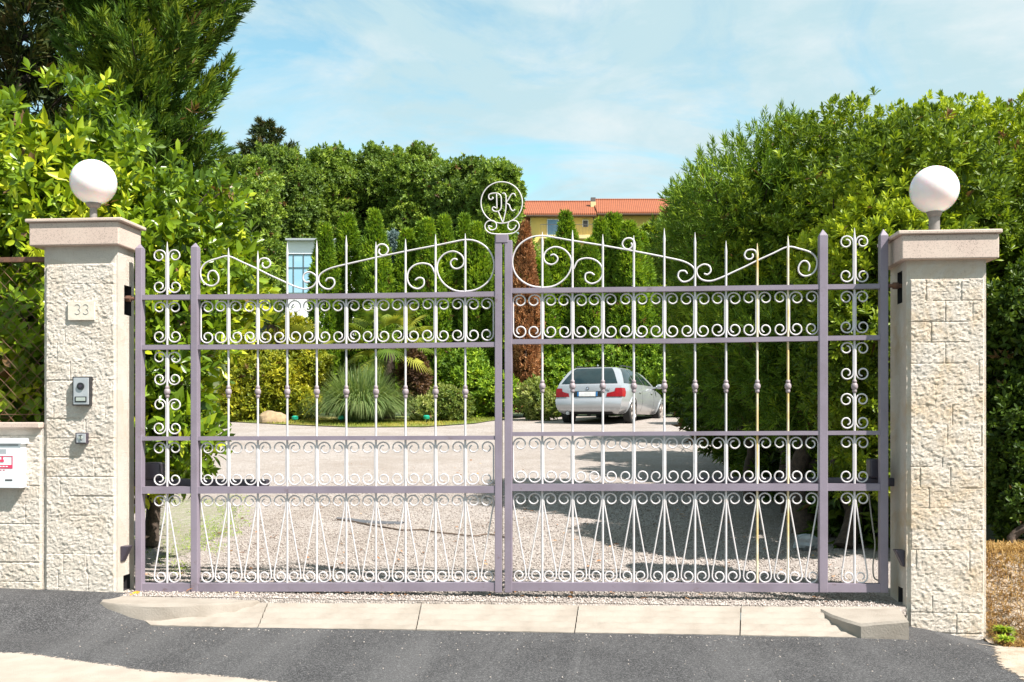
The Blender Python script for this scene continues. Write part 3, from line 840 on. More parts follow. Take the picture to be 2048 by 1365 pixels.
def pillar(side, label, f0, f1, ytop, base_z, cap, lip, seed, mat):
    yf = 5.55
    x0, x1 = on_y(f0, 0, yf)[0], on_y(f1, 0, yf)[0]
    ycap = yf - 0.05
    cz0, cz1, lz1 = on_y(cap[0], cap[3], ycap)[2], on_y(cap[0], cap[2], ycap)[2], on_y(lip[0], lip[2], ycap - 0.016)[2]
    t = thing('gate_pillar', label, 'pillar', ((x0 + x1) / 2, yf + 0.1, base_z))
    inner = 1 if side < 0 else -1
    xi = x1 if inner > 0 else x0
    zh = on_y(260, 598, 5.68)[2] if side < 0 else on_y(1790, 572, 5.68)[2]
    slots = [(5.615, 5.70, base_z + (0.20 if side > 0 else 0.03), base_z + (0.36 if side > 0 else 0.12)), (5.625, 5.715, zh - 0.10, zh + 0.075)]
    mb = MB(); pillar_shaft(mb, x0, x1, base_z, cz0 + 0.004, yf, 0.20 if side < 0 else 0.30, seed, inner, slots)
    obj('shaft', mb, mat, t)
    mb = MB(); slot_lining(mb, xi, inner, slots); obj('hinge_slot', mb, M['dark_slot'], t)
    cx0, cx1 = on_y(cap[0], 0, ycap)[0], on_y(cap[1], 0, ycap)[0]
    mb = MB(); mb.box(cx0, cx1, ycap, yf + (0.235 if side < 0 else 0.335), cz0, cz1)
    bev(obj('cap_block', mb, M['granite'], t), 0.006)
    lx0, lx1 = on_y(lip[0], 0, ycap - 0.016)[0], on_y(lip[1], 0, ycap - 0.016)[0]
    mb = MB(); mb.box(lx0, lx1, ycap - 0.016, yf + (0.25 if side < 0 else 0.35), cz1 + 0.0005, lz1)
    bev(obj('cap_slab', mb, M['granite'], t), 0.005)
    return t, (lx0 + lx1) / 2, lz1


def bev(o, w, seg=2):
    m = o.modifiers.new('bevel', 'BEVEL'); m.width = w; m.segments = seg; m.limit_method = 'ANGLE'; return o


PL, cxl, lzl = pillar(-1, 'left stone gate pillar with intercom and house number 33', 89, 236, 493, -0.02, (58, 237, 446, 492), (49, 243, 438), 3, M['stone'])
PR, cxr, lzr = pillar(1, 'right stone gate pillar, ochre stained near its foot', 1813, 1972, 519, -0.27, (1804, 1999, 470, 519), (1797, 2006, 461), 12, M['stone_stained'])

# left garden wall with its coping
yw = 5.55
wx1 = on_y(89, 0, yw)[0] - 0.003; wx0 = -5.2
wz1 = on_y(40, 857, yw)[2]
t = thing('stone_wall', 'low cream stone wall left of the left pillar', 'wall', ((wx0 + wx1) / 2, yw + 0.15, -0.02))
mb = MB(); mb.grid(split_face(wx0, wx1, -0.02, wz1, yw, 31, flat_top=0.045))
mb.box(wx0, wx1, yw + 0.02, yw + 0.3, -0.02, wz1 - 0.004)
obj('wall_body', mb, M['stone'], t)
mb = MB(); mb.box(wx0, wx1 - 0.004, yw - 0.045, yw + 0.34, wz1, on_y(40, 845, yw)[2])
bev(obj('coping', mb, M['granite'], t), 0.006)

# globe lamps
for side, (gx, gy, gr), (px0, px1, py0), lx, lz, lab in ((-1, (187, 365, 47), (180, 194, 410), cxl, lzl, 'white globe lamp on the left pillar'), (1, (1868.5, 380, 49.5), (1862, 1883, 427), cxr, lzr, 'white globe lamp on the right pillar')):
    Yl = 5.64 if side < 0 else 5.69
    c = on_y(gx, gy, Yl); tdep = c[1] * CA - c[0] * SA
    R = gr / F * tdep * 0.95
    t = thing('globe_lamp', lab, 'lamp', (c[0], c[1], lz), group='globe lamps on the pillars')
    mb = MB(); mb.ball(c, R, 48, 28); obj('globe', mb, M['globe'], t, smooth=True, angle=180)
    pr = (px1 - px0) / 2 / F * tdep
    mb = MB(); mb.lathe((c[0], c[1], lz), [(0, pr * 1.5), (0.006, pr * 1.5), (0.008, pr), (c[2] - R * 0.94 - lz, pr)], 20); obj('post', mb, M['lamp_metal'], t, smooth=True)
    zb = c[2] - lz - R
    mb = MB(); mb.lathe((c[0], c[1], lz), [(zb - 0.022, pr * 1.05), (zb - 0.012, R * 0.27), (zb + 0.006, R * 0.33), (zb + 0.012, R * 0.32)], 28); obj('collar', mb, M['lamp_metal'], t, smooth=True)

# things fixed to the left pillar
yfr = 5.510


def plate(mb, a, b, y0, y1, Yref=None):
    Yref = y0 if Yref is None else Yref
    p = on_y(a[0], a[1], Yref); q = on_y(b[0], b[1], Yref)
    mb.box(p[0], q[0], y0, y1, q[2], p[2]); return mb


t = thing('house_number', 'smooth pale stone plate with the number 33 on the left pillar', 'house number', on_y(162, 640, 5.515))
obj('plate', plate(MB(), (136, 604), (188, 640), 5.523, 5.548), M['stone_smooth'], t)
mb = MB()
for ox in (150, 166.5):
    for (cy, a0, a1) in ((614, 150, -80), (623.5, 80, -150)):
        pth = [on_y(ox + 5 + 5.4 * math.cos(math.radians(a)), cy - 5 * math.sin(math.radians(a)), 5.5225) for a in np.linspace(a0, a1, 12)]
        mb.tube(pth, 0.0024, 6)
obj('digit', mb, M['engrave'], t, smooth=True)

t = thing('intercom', 'grey metal video intercom panel set in the left pillar', 'intercom', on_y(162, 811, 5.51))
bev(obj('housing', plate(MB(), (144.5, 753.5), (179.5, 811.5), 5.504, 5.55), M['black'], t), 0.003)
bev(obj('front_panel', plate(MB(), (146.5, 756), (176.5, 809.5), 5.496, 5.506), M['steel'], t), 0.002)
c = on_y(161.5, 773, 5.495)
for nm, r_, d_, mm in (('camera', 0.0215, 0.006, 'black'), ('lens', 0.009, 0.009, 'dark_metal')):
    mb = MB(); mb.tube([c + np.array([0, 0.004, 0]), c - np.array([0, d_, 0])], r_, 24); obj(nm, mb, M[mm], t, smooth=True)
bev(obj('call_button', plate(MB(), (149, 793.5), (172.5, 804.5), 5.4925, 5.497), M['black'], t), 0.002)
bev(obj('nameplate', plate(MB(), (151.5, 795.5), (170, 802.5), 5.490, 5.494), M['grey_plate'], t), 0.001)

t = thing('key_switch', 'small square metal key switch below the intercom', 'key switch', on_y(161, 887, 5.51))
bev(obj('housing', plate(MB(), (150.5, 866), (172, 888), 5.506, 5.55), M['dark_metal'], t), 0.002)
bev(obj('front_panel', plate(MB(), (152.5, 868), (170.5, 886), 5.500, 5.5075), M['steel'], t), 0.002)
mb = MB(); a = on_y(161, 876, 5.4985); mb.tube([a + np.array([0, .003, 0]), a - np.array([0, .004, 0])], 0.011, 18); obj('lock_barrel', mb, M['grey_plate'], t, smooth=True)
mb = MB()
for (q, w) in (((157, 872), (163, 870)), ((163, 870), (160, 877)), ((160, 877), (163, 882))):
    mb.tube([on_y(*q, 5.493), on_y(*w, 5.493)], 0.0022, 6)
obj('arrow_mark', mb, M['black'], t)

# mailbox on the low wall
t = thing('mailbox', 'white metal mailbox with a red sticker on the low wall', 'mailbox', on_y(0, 977, 5.47))
ym = 5.478
bev(obj('body', plate(MB(), (-62, 884), (40.5, 977), ym, 5.56), M['white_paint'], t), 0.004)
bev(obj('lid', plate(MB(), (-64, 877), (43.5, 888.5), ym - 0.012, 5.56), M['white_paint'], t), 0.004)
obj('slot', plate(MB(), (-58, 889), (36, 892.5), ym - 0.002, ym + 0.004), M['grey_window'], t)
obj('name_window', plate(MB(), (-34, 898.5), (12.5, 908), ym - 0.002, ym + 0.004), M['grey_window'], t)
bev(obj('door_flap', plate(MB(), (-60, 894), (37, 971), ym - 0.0012, ym + 0.004), M['white_paint'], t), 0.001)
yk = ym - 0.0035
mb = MB()
for (a, b) in (((-30, 912), (25, 913.5)), ((-30, 930), (25, 937.5)), ((23.3, 913.5), (25, 930)), ((-30, 913.5), (-28.3, 930)), ((-3, 919.5), (7.5, 924.5)), ((3, 913.8), (6, 919)), ((-15, 917), (-10, 927))):
    plate(mb, a, b, yk, ym + 0.002)
st = obj('sticker', mb, M['red_print'], t)
mb = MB()
for k_ in range(7): plate(mb, (-26 + 6.2 * k_, 932.5), (-22 + 6.2 * k_, 934.5), yk - 0.001, ym)
obj('lettering', mb, M['white_paint'], st)
mb = MB()
for k_ in range(5): plate(mb, (-20 + 6.4 * k_, 940), (-16.4 + 6.4 * k_, 941.3), yk, ym)
obj('lettering', mb, M['red_print'], t)
obj('catch', plate(MB(), (10, 959), (24.5, 961.8), yk, ym), M['black'], t)

# brackets (photocells) on the inner faces
for side, a, lab in ((-1, on_y(240, 1107, 5.61), 'dark metal wedge bracket low on the inner face of the left pillar'), (1, on_y(1803, 1116, 5.61), 'dark metal wedge bracket low on the inner face of the right pillar')):
    x = on_y(236, 0, 5.55)[0] if side < 0 else on_y(1813, 0, 5.55)[0]
    s_ = 1 if side < 0 else -1
    mb = MB(); z = a[2]; d_ = 0.05
    mb.hexa([(x, 5.575, z - 0.045), (x + s_ * 0.008, 5.575, z - 0.045), (x + s_ * d_, 5.575, z + 0.045), (x, 5.575, z + 0.045), (x, 5.635, z - 0.045), (x + s_ * 0.008, 5.635, z - 0.045), (x + s_ * d_, 5.635, z + 0.045), (x, 5.635, z + 0.045)])
    tt_ = obj('gate_bracket', mb, M['dark_metal']); bev(tt_, 0.004)
    setp(tt_, lab, 'bracket', 'brackets on the pillars')

# ------------------------------------------------------------------ the gate
YF = 5.66                       # front of the frame
YB = 5.685                      # plane of the bars


def gp(px, py, Y=YB): return on_y(px, py, Y)


def bar_box(mb, x0, x1, y0, y1, ya, yb, taper=False):
    """y0, y1: pixel row centre +- half height at both ends ((c, h), (c, h))"""
    a = on_y(x0, y0[0] + y0[1], ya); b = on_y(x1, y1[0] + y1[1], ya); c = on_y(x1, y1[0] - y1[1], ya); d = on_y(x0, y0[0] - y0[1], ya)
    bk = [np.array([q[0], yb, q[2]]) for q in (a, b, c, d)]
    mb.hexa([a, b, c, d] + bk)


RAILS = {-1: [[(286, 595), (699, 592), (990, 588)], [(286, 695), (650, 693), (990, 689)], [(286, 877.6), (990, 876)], [(286, 981), (990, 979.5)], [(286, 1176), (990, 1174.5)]],
         1: [[(1023, 581.5), (1350, 578), (1760, 572.5)], [(1023, 683.5), (1350, 682), (1760, 675)], [(1023, 868.7), (1760, 866)], [(1023, 975.6), (1760, 975)], [(1023, 1174), (1760, 1177)]]}
RH = [4.8, 4.7, 4.1, 7.0, 8.4]


def rail_y(side, k, x):
    r = RAILS[side][k]; return float(np.interp(x, [q[0] for q in r], [q[1] for q in r]))


def spiral(cx, cy, r, a0, a1, k=22, shrink=0.6, ry=1.0):
    out = []
    for i in range(k):
        s = i / (k - 1); a = math.radians(a0 + (a1 - a0) * s); q = r * (1 - shrink * s ** 1.15)
        # keep the outer end tangent to the stem while winding in
        out.append((cx + q * math.cos(a), cy - q * math.sin(a) * ry))
    return out


SCR = 0.0044


def scroll(path, parent, mat, r=SCR, name='scroll', jitter=0):
    mb = MB(); P = [gp(x, y) for x, y in path]
    rr = np.full(len(P), r); rr[0] *= 0.7; rr[-1] *= 0.7
    mb.tube(P, rr, 7); return obj(name, mb, mat, parent, smooth=True, angle=60)


def cscroll(x, s, yt, yb, r, parent, mat, jx=0):
    """C scroll: stem beside a bar at x, curling away (towards s) at the top and the bottom"""
    xs_ = x + s * 2.5
    rt = r * RNG.uniform(0.95, 1.04); rb = r * RNG.uniform(0.95, 1.04)
    e = RNG.uniform(-25, 25, 2)
    top = spiral(xs_ + s * rt, yt + rt, rt, 180, -255 + e[0]) if s > 0 else spiral(xs_ - rt, yt + rt, rt, 0, 435 + e[0])
    bot = spiral(xs_ + s * rb, yb - rb, rb, -180, 255 + e[1]) if s > 0 else spiral(xs_ - rb, yb - rb, rb, 0, -435 + e[1])
    return scroll(top[::-1] + [(xs_, (yt + yb) / 2)] + bot, parent, mat)


def vscroll(x, s, yt, yb, r, w, parent, mat, base_in=True):
    """top curl like a C scroll, then a rod that leans outwards and curls back in at its foot"""
    xs_ = x + s * 2.5
    top = spiral(xs_ + s * r, yt + r, r, 180, -255) if s > 0 else spiral(xs_ - r, yt + r, r, 0, 435)
    xe = x + s * w; rb = r * 0.98
    bot = spiral(xe - s * rb, yb - rb, rb, 8, -425) if s > 0 else spiral(xe + rb, yb - rb, rb, 172, 605)
    return scroll(top[::-1] + [(x + s * 3.2, yt + r + 10)] + [(xe - s * 1.2, yb - rb - 12)] + bot, parent, mat)


def stile(mb, x0, x1, ytop, ysh, ybot, point=True):
    a, b = on_y(x0, ybot, YF - 0.005), on_y(x1, ybot, YF - 0.005)
    zs, zt = on_y(x0, ysh, YF)[2], on_y((x0 + x1) / 2, ytop, YF)[2]
    w = b[0] - a[0]; y0, y1 = YF - 0.005, YF + 0.045
    mb.box(a[0], b[0], y0, y1, a[2], zs)
    if point:
        c = ((a[0] + b[0]) / 2, (y0 + y1) / 2, zt)
        mb.add([(a[0], y0, zs), (b[0], y0, zs), (b[0], y1, zs), (a[0], y1, zs), c], [(0, 1, 4), (1, 2, 4), (2, 3, 4), (3, 0, 4)])


def leaf_gate(side, name_label, stiles, bars, panel, white_mats):
    xa = stiles[0][0] if side < 0 else stiles[2][1]
    root = thing('gate_leaf', name_label, 'gate', on_y(xa, 1190, YF))
    lav = M['lavender']
    for (x0, x1, yt, ysh, pnt) in stiles:
        mb = MB(); stile(mb, x0, x1, yt, ysh, 1186, pnt); bev(obj('stile', mb, lav, root), 0.003)
    x_in = [stiles[0][1] - 4, stiles[2][0] + 4]
    for k in range(5):
        mb = MB(); r = RAILS[side][k]; xs_ = [x_in[0]] + [q[0] for q in r if x_in[0] + 10 < q[0] < x_in[1] - 10] + [x_in[1]]
        for i in range(len(xs_) - 1):
            bar_box(mb, xs_[i], xs_[i + 1], (rail_y(side, k, xs_[i]), RH[k]), (rail_y(side, k, xs_[i + 1]), RH[k]), YF, YF + 0.04)
        obj('rail', mb, lav, root)
    # balusters
    yc = 784 if side < 0 else 773
    allb = bars + [panel]
    for i, (x, yt) in enumerate(allb):
        wm = white_mats.get(i, M['white_iron'])
        top = gp(x, yt); bot = gp(x, rail_y(side, 4, x)); mb = MB()
        r0 = 0.0063
        path = [bot, top - np.array([0, 0, 0.085]), top - np.array([0, 0, 0.06]), top]
        mb.tube(path, [r0, r0, r0 * 1.15, 0.0012], 10)
        bo = obj('baluster', mb, wm, root, smooth=True)
        if wm is not M['white_iron']: bo['label'] = 'baluster with a yellow rust stain'
        c = gp(x, yc); mb = MB(); zr = []
        for (dz, rr, h) in ((-0.026, 0.0125, 0.010), (0.0, 0.0185, 0.018), (0.026, 0.0125, 0.010)):
            for a in np.linspace(-80, 80, 7): zr.append((dz + h * math.sin(math.radians(a)), 0.0085 + (rr - 0.0085) * math.cos(math.radians(a))))
        mb.lathe(c, zr, 14); obj('collar', mb, M['collar'], bo, smooth=True, angle=80)
    W = M['white_iron']
    # rows of scrolls between the bars, and one scroll against each stile
    s1, s2 = (stiles[1][1] + 3, stiles[2][0]) if side < 0 else (stiles[0][1], stiles[1][0])
    if side < 0: s1 = stiles[1][1] + 5
    pitch = (bars[-1][0] - bars[0][0]) / (len(bars) - 1)
    r = pitch * 0.222
    rows = [(0, 1), (2, 3)]
    for (ka, kb) in rows:
        ends = [(s1, 1)] + [(x, s) for x, _ in bars for s in (-1, 1)] + [(s2, -1)]
        for x, s in ends:
            cscroll(x, s, rail_y(side, ka, x) + RH[ka] + 3, rail_y(side, kb, x) - RH[kb] - 2, r, root, W)
    ends = [(s1, 1)] + [(x, s) for x, _ in bars for s in (-1, 1)] + [(s2, -1)]
    for x, s in ends:
        vscroll(x, s, rail_y(side, 3, x) + RH[3] + 3, rail_y(side, 4, x) - RH[4] - 1, r, pitch * 0.455, root, W)
    # narrow side panel
    x = panel[0]; rp = r * 0.98
    for s in (-1, 1):
        cscroll(x, s, panel[1] + 15.5, rail_y(side, 0, x) - RH[0] - 3, rp, root, W)
        cscroll(x, s, rail_y(side, 0, x) + RH[0] + 4, rail_y(side, 1, x) - RH[1] - 4, rp, root, W)
        y2, y3 = rail_y(side, 1, x) + RH[1], rail_y(side, 2, x) - RH[2]
        cscroll(x, s, y2 + 4, yc - 13, rp, root, W); cscroll(x, s, yc + 14, y3 - 4, rp, root, W)
        cscroll(x, s, rail_y(side, 2, x) + RH[2] + 3, rail_y(side, 3, x) - RH[3] - 2, rp, root, W)
        vscroll(x, s, rail_y(side, 3, x) + RH[3] + 3, rail_y(side, 4, x) - RH[4] - 1, rp, 26, root, W)
    return root


LB = [(457, 496), (515.7, 502), (574.5, 486), (633.5, 481), (692.5, 471), (751.8, 484), (811, 478), (871, 469), (930.5, 467)]
RB = [(1084.6, 464), (1145, 460.5), (1205.5, 469), (1267.5, 471), (1328.5, 457), (1390, 465), (1452, 482), (1514.5, 487), (1576, 472)]
GL = leaf_gate(-1, 'left leaf of the lavender gate, carrying the round DK monogram', [(270, 283, 486, 497, True), (381, 394.5, 484, 495, True), (989.5, 1003.5, 469, 472, False)], LB, (334.5, 484), {})
GR = leaf_gate(1, 'right leaf of the lavender gate, partly shaded by the right pillar', [(1009, 1024, 480, 481, False), (1639, 1656, 457, 471, True), (1761, 1777, 456, 471, True)], RB, (1709, 456), {7: M['rust_iron'], 8: M['rust_iron']})

# top ornament, drawn on the left leaf and mirrored on the right one
ORN = [
    [(417.5, 562.6), (415.7, 551.6), (421, 543), (430, 543), (436.7, 553), (436, 564), (428.5, 571), (419, 571.7), (408, 566), (402, 555), (401, 542), (406.5, 531), (415.7, 524), (434, 517.7), (457, 513), (486, 525.5), (516, 539), (540, 551), (560, 560), (585, 571.5), (606, 578), (623, 575), (632, 564.6), (632, 552.6), (620, 544.7), (609, 548), (606, 558), (612, 565), (619, 563)],
    [(516.5, 538), (516.5, 529), (520, 520), (528, 517), (537, 519.5), (541, 528), (536.5, 535), (529, 536), (524.6, 531), (526, 525)],
    [(651, 563), (656, 557), (666, 558), (669, 568), (661, 578), (649, 577), (639, 568), (637, 556), (644, 546), (661, 537), (692.5, 529), (751.6, 515.6), (811, 503), (871, 491.5), (905, 484.5), (930.6, 480), (953, 483), (973.7, 496), (985.5, 515), (988, 536), (981, 557), (965, 573), (942.7, 582), (911.7, 582), (888, 568), (875.5, 547), (875.5, 526), (888, 509), (906.5, 503), (922, 510), (928, 522.5), (923.7, 533.5), (913, 538), (904, 534), (901, 525), (908, 518), (915, 520)],
    [(752, 513), (753, 497), (760, 489.5), (770.5, 490.5), (776.5, 499.5), (772, 509), (763.6, 511), (757.5, 505), (759.5, 498)],
    [(870, 548), (862, 532), (846, 527), (829, 531), (817, 543), (815, 560), (822, 573), (836, 578), (847, 571), (847, 559), (838, 556), (830, 561)],
]
for o_ in ORN:
    scroll([tuple(q) for q in catmull(o_, 4)], GL, M['white_iron'], 0.005)
    m_ = []
    for (x, y) in o_:
        xr = 1084.6 + (930.5 - x) * (1576 - 1084.6) / (930.5 - 457)
        m_.append((xr, y + rail_y(1, 0, xr) - rail_y(-1, 0, x)))
    scroll([tuple(q) for q in catmull(m_, 4)], GR, M['white_iron'], 0.005)

# block on the meeting stile and the monogram
mb = MB(); a = on_y(991, 486, YF - 0.008); b = on_y(1016, 469, YF - 0.008); mb.box(a[0], b[0], YF - 0.008, YF + 0.05, a[2], b[2]); bev(obj('stile_head', mb, M['lavender'], GL), 0.003)
Z = lambda q: (940 + q[0] / 4.995, 350 + q[1] / 4.995)
mg = obj('monogram', MB().tube([gp(*Z((316 + 207 * math.cos(w), 278 - 207 * math.sin(w)))) for w in np.linspace(0, 2 * PI, 49)], 0.0035, 8), M['white_iron'], GL, smooth=True, angle=60)
mg['label'] = 'round wrought iron monogram with the letters D K'
STROKES = {
    'scroll': [[(222, 520), (185, 512), (195, 545), (225, 552), (258, 535), (262, 490), (230, 460), (180, 465), (150, 500), (155, 545), (195, 580), (260, 592), (380, 592), (440, 580), (480, 545), (490, 505), (465, 465), (420, 458), (385, 480), (378, 525), (405, 552), (440, 540), (462, 502)]],
    'letter': [[(222, 222), (230, 236), (208, 248), (188, 235), (188, 205), (215, 188), (270, 185), (306, 212), (312, 280), (308, 338), (285, 364), (245, 365), (222, 345), (235, 322), (262, 335)],
               [(264, 190), (266, 260), (268, 338)],
               [(280, 362), (302, 420), (325, 476)],
               [(320, 188), (345, 186), (358, 215), (359, 280), (356, 350), (342, 420), (328, 476)],
               [(455, 215), (440, 190), (412, 198), (388, 240), (362, 282), (390, 300), (405, 338), (428, 362), (452, 345)]]}
for nm, sl in STROKES.items():
    for s_ in sl: scroll([Z(q) for q in catmull(s_, 5)], mg, M['white_iron'], 0.0037, nm)

# hinge pins
for side, root, xa, xb, y in ((-1, GL, 243, 272, 598), (1, GR, 1776, 1806, 572)):
    mb = MB(); a, b = on_y(xa, y, 5.672), on_y(xb, y, 5.672); mb.tube([a, b], 0.011, 10)
    c = (a + b) / 2; d_ = np.array([0.014, 0, 0]); mb.tube([c - d_, c + d_], 0.02, 6)
    obj('hinge_pin', mb, M['rust'], root)

# electric gate openers behind the leaves
for side, root, x0, x1, y, bx0, bx1, byt, lab in ((-1, GL, 262, 536, 965, 291, 325, 925, 'dark arm and box of the electric opener behind the left leaf'), (1, GR, 1382, 1790, 962, 1736, 1768, 918, 'dark arm and box of the electric opener behind the right leaf')):
    Yo = 5.80
    a, b = on_y(x0, y, Yo), on_y(x1, y, Yo)
    t = thing('gate_opener', lab, 'gate opener', ((a[0] + b[0]) / 2, Yo, a[2] - 0.03), group='electric openers behind the leaves')
    mb = MB(); mb.box(a[0], b[0], Yo - 0.03, Yo + 0.03, a[2] - 0.024, a[2] + 0.022); bev(obj('arm', mb, M['dark_metal'], t), 0.008)
    p, q = on_y(bx0, byt, Yo), on_y(bx1, y, Yo)
    mb = MB(); mb.box(p[0], q[0], Yo - 0.045, Yo + 0.045, a[2] + 0.0225, p[2]); bev(obj('motor_box', mb, M['dark_metal'], t), 0.01)
    e = b if side < 0 else a
    mb = MB(); mb.box(e[0] - 0.02, e[0] + 0.02, YF + 0.041, Yo - 0.031, e[2] - 0.015, e[2] + 0.015); obj('end_bracket', mb, M['dark_metal'], t)

# ------------------------------------------------------------------ chain-link fence on the low wall
yfz = 5.72
t = thing('chain_link_fence', 'rusty chain link fence on the low wall', 'fence', (-3.8, yfz, on_y(40, 845, yfz)[2]))
mb = MB(); a = on_y(89, 519.5, yfz); mb.box(-5.2, a[0] + 0.02, yfz - 0.02, yfz + 0.02, a[2] - 0.014, a[2] + 0.014); obj('rail', mb, M['rust'], t)
zb_ = on_y(40, 846, yfz)[2]; zt_ = a[2]; mb = MB(); cell = 0.084
x_l, x_r = -4.6, a[0] + 0.02; x = x_l - (zt_ - zb_)
while x < x_r:
    for s in (1, -1):
        p0 = [x, zb_] if s > 0 else [x + (zt_ - zb_), zb_]
        pts = []
        for k_ in range(25):
            zz_ = zb_ + (zt_ - zb_) * k_ / 24; xx_ = p0[0] + s * (zz_ - zb_)
            if x_l <= xx_ <= x_r: pts.append((xx_, yfz + 0.004 * math.sin((zz_ - zb_) / cell * PI + s), zz_))
        if len(pts) > 1: mb.tube(pts, 0.0016, 4, False)
    x += cell
for z_ in (zb_ + 0.05,): mb.tube([(x_l, yfz, z_), (x_r, yfz, z_)], 0.002, 4)
obj('wire_mesh', mb, M['rust'], t)
mb = MB(); mb.tube([(x_l, yfz, zb_), (x_l, yfz, zt_)], 0.02, 8); obj('fence_post', mb, M['rust'], t)

# ------------------------------------------------------------------ planting: right side
rng = np.random.default_rng(21)


def shrub(name, label, cat, base, blobs, dens, leaf, mat, rng, trunk=None, group=None, oval=None, var=0.33, tilt=0.35, fill=0.45, **kw):
    root = thing(name, label, cat, base, group=group)
    P, Nn = shell(blobs, dens, rng, **kw)
    L = Leaves(); m, ll, w, th, upb, stem = leaf
    A = unit(Nn * 0.8 + np.array([0, 0, upb]) + rng.normal(0, tilt, Nn.shape))
    tipr = np.clip(0.40 + var * n3(P * 1.9, 5) + rng.normal(0, 0.2, len(P)), 0, 1)
    L.rosettes(P, A, m, ll, w, th, 0.3, tipr, stem, rng, oval=oval)
    if fill:
        Pi, Ni = shell(blobs, dens * fill, rng, lo=0.30, hi=0.72, gap=2, zmin=kw.get('zmin'), seed=3.0, lump=0.05, inner=0.30)
        L.rosettes(Pi, unit(Ni + rng.normal(0, 0.6, Ni.shape)), max(6, m * 2 // 3), ll * 1.5, w * 1.7, (15, 90), 0.4, np.clip(0.40 + rng.normal(0, 0.25, len(Pi)), 0, 1), stem, rng)
    L.build('crown', mat, root)
    if trunk:
        mb = MB()
        for (b0, b1, r0, r1) in trunk:
            tg = P[rng.choice(len(P), 24)] * 0.93 + np.array(b1) * 0.07
            limb_tree(mb, b0, b1, r0, r1, tg, rng, wob=0.05)
        obj('trunk', mb, M['bark'], root, smooth=True)
    return root


PITT = (15, 0.056, 0.0185, (8, 72), 0.7, 0.035)
b1 = [bl(1690, 455, 8.4, 1.02), bl(1870, 460, 8.2, 1.04), bl(2060, 480, 8.2, 1.1), bl(1940, 690, 7.9, 1.0), bl(1760, 640, 8.0, 0.95), bl(2120, 700, 7.8, 1.0), bl(1720, 560, 6.8, 0.45), bl(1725, 760, 6.7, 0.42), bl(1830, 400, 6.8, 0.58), bl(1785, 520, 6.5, 0.42), bl(1735, 660, 6.5, 0.36), bl(1735, 900, 6.9, 0.36)]
bs = gpt(1690, 7.3)
shrub('pittosporum_tree', 'broad bright green pittosporum hedge tree behind the right pillar', 'hedge tree', bs, b1, 190, PITT, M['pitt'], rng,
      [(gpt(1690, 7.2), pt(1700, 560, 8.0), 0.07, 0.03), (gpt(1610, 7.9), pt(1640, 620, 8.2), 0.09, 0.04), (gpt(1860, 7.6), pt(1880, 520, 8.1), 0.08, 0.04)], gap=0.46, oval=(0.6, 1.0), gs=2.8, lump=0.07, var=0.5, hi=1.0)
b2 = [bl(1550, 480, 8.9, 0.93), bl(1480, 525, 9.6, 0.72), bl(1455, 610, 9.9, 0.60), bl(1580, 690, 8.6, 0.80), bl(1480, 720, 9.6, 0.62), bl(1640, 740, 8.0, 0.62), bl(1420, 480, 10.2, 0.5)]
FEA = (15, 0.07, 0.011, (6, 58), 0.6, 0.09)
shrub('feathery_tree', 'feathery green tree leaning over the drive at the left end of the right hedge', 'hedge tree', gpt(1560, 9.0), b2, 190, FEA, M['feather'], rng,
      [(gpt(1585, 9.0), pt(1560, 560, 9.0), 0.09, 0.03), (gpt(1500, 10), pt(1480, 560, 9.7), 0.06, 0.03)], gap=0.5, hi=1.07, gs=2.6)
# thin shoots breaking the outline of the feathery tree
P = np.array([pt(*q) for q in [(1405, 310, 9.6), (1480, 268, 9.3), (1530, 240, 9.0), (1375, 350, 9.8)]])
cr = pt(1520, 470, 9.2); feathery = bpy.data.objects['feathery_tree']
for p in P:
    d = unit(p - cr) + np.array([0, 0, 0.5]); s_ = np.linspace(-0.3, 0.04, 14)[:, None]
    sp = Leaves(); Q = p + unit(d) * s_; sp.rosettes(Q, np.repeat(unit(d)[None], 14, 0), 7, 0.055, 0.007, (20, 60), rng=rng)
    sp.build('shoot', M['feather'], feathery)
b3 = [bl(1500, 690, 14, 1.05), bl(1490, 760, 18, 1.15), bl(1560, 760, 12, 1.2), bl(1460, 640, 18, 0.9), bl(1640, 860, 10.2, 0.85), bl(1790, 900, 8.6, 0.85), bl(1750, 1010, 7.6, 0.45), bl(1520, 800, 11.5, 0.7)]
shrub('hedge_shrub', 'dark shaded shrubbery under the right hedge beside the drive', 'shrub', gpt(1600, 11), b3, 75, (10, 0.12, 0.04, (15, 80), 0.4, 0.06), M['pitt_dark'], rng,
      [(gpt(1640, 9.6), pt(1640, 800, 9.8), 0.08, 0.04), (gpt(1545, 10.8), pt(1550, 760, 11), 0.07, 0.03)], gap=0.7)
b4 = [bl(2050, 680, 6.6, 0.30, 1, 1.6), bl(2050, 900, 6.45, 0.26, 1, 1.7), bl(2160, 800, 6.6, 0.5, 1, 1.8), bl(2060, 1020, 6.35, 0.24), bl(2250, 900, 6.6, 0.6, 1, 1.4)]
b4 = [(x, y, z, a, b, c) for (x, y, z, a, b, c) in b4]
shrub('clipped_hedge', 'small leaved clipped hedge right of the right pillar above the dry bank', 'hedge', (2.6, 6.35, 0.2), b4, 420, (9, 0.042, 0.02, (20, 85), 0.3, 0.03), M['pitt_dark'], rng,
      [((2.6, 6.35, 0.15), tuple(pt(2060, 800, 6.6)), 0.03, 0.012)], gap=0.75, zmin=0.2, oval=(0.8, 0.9))

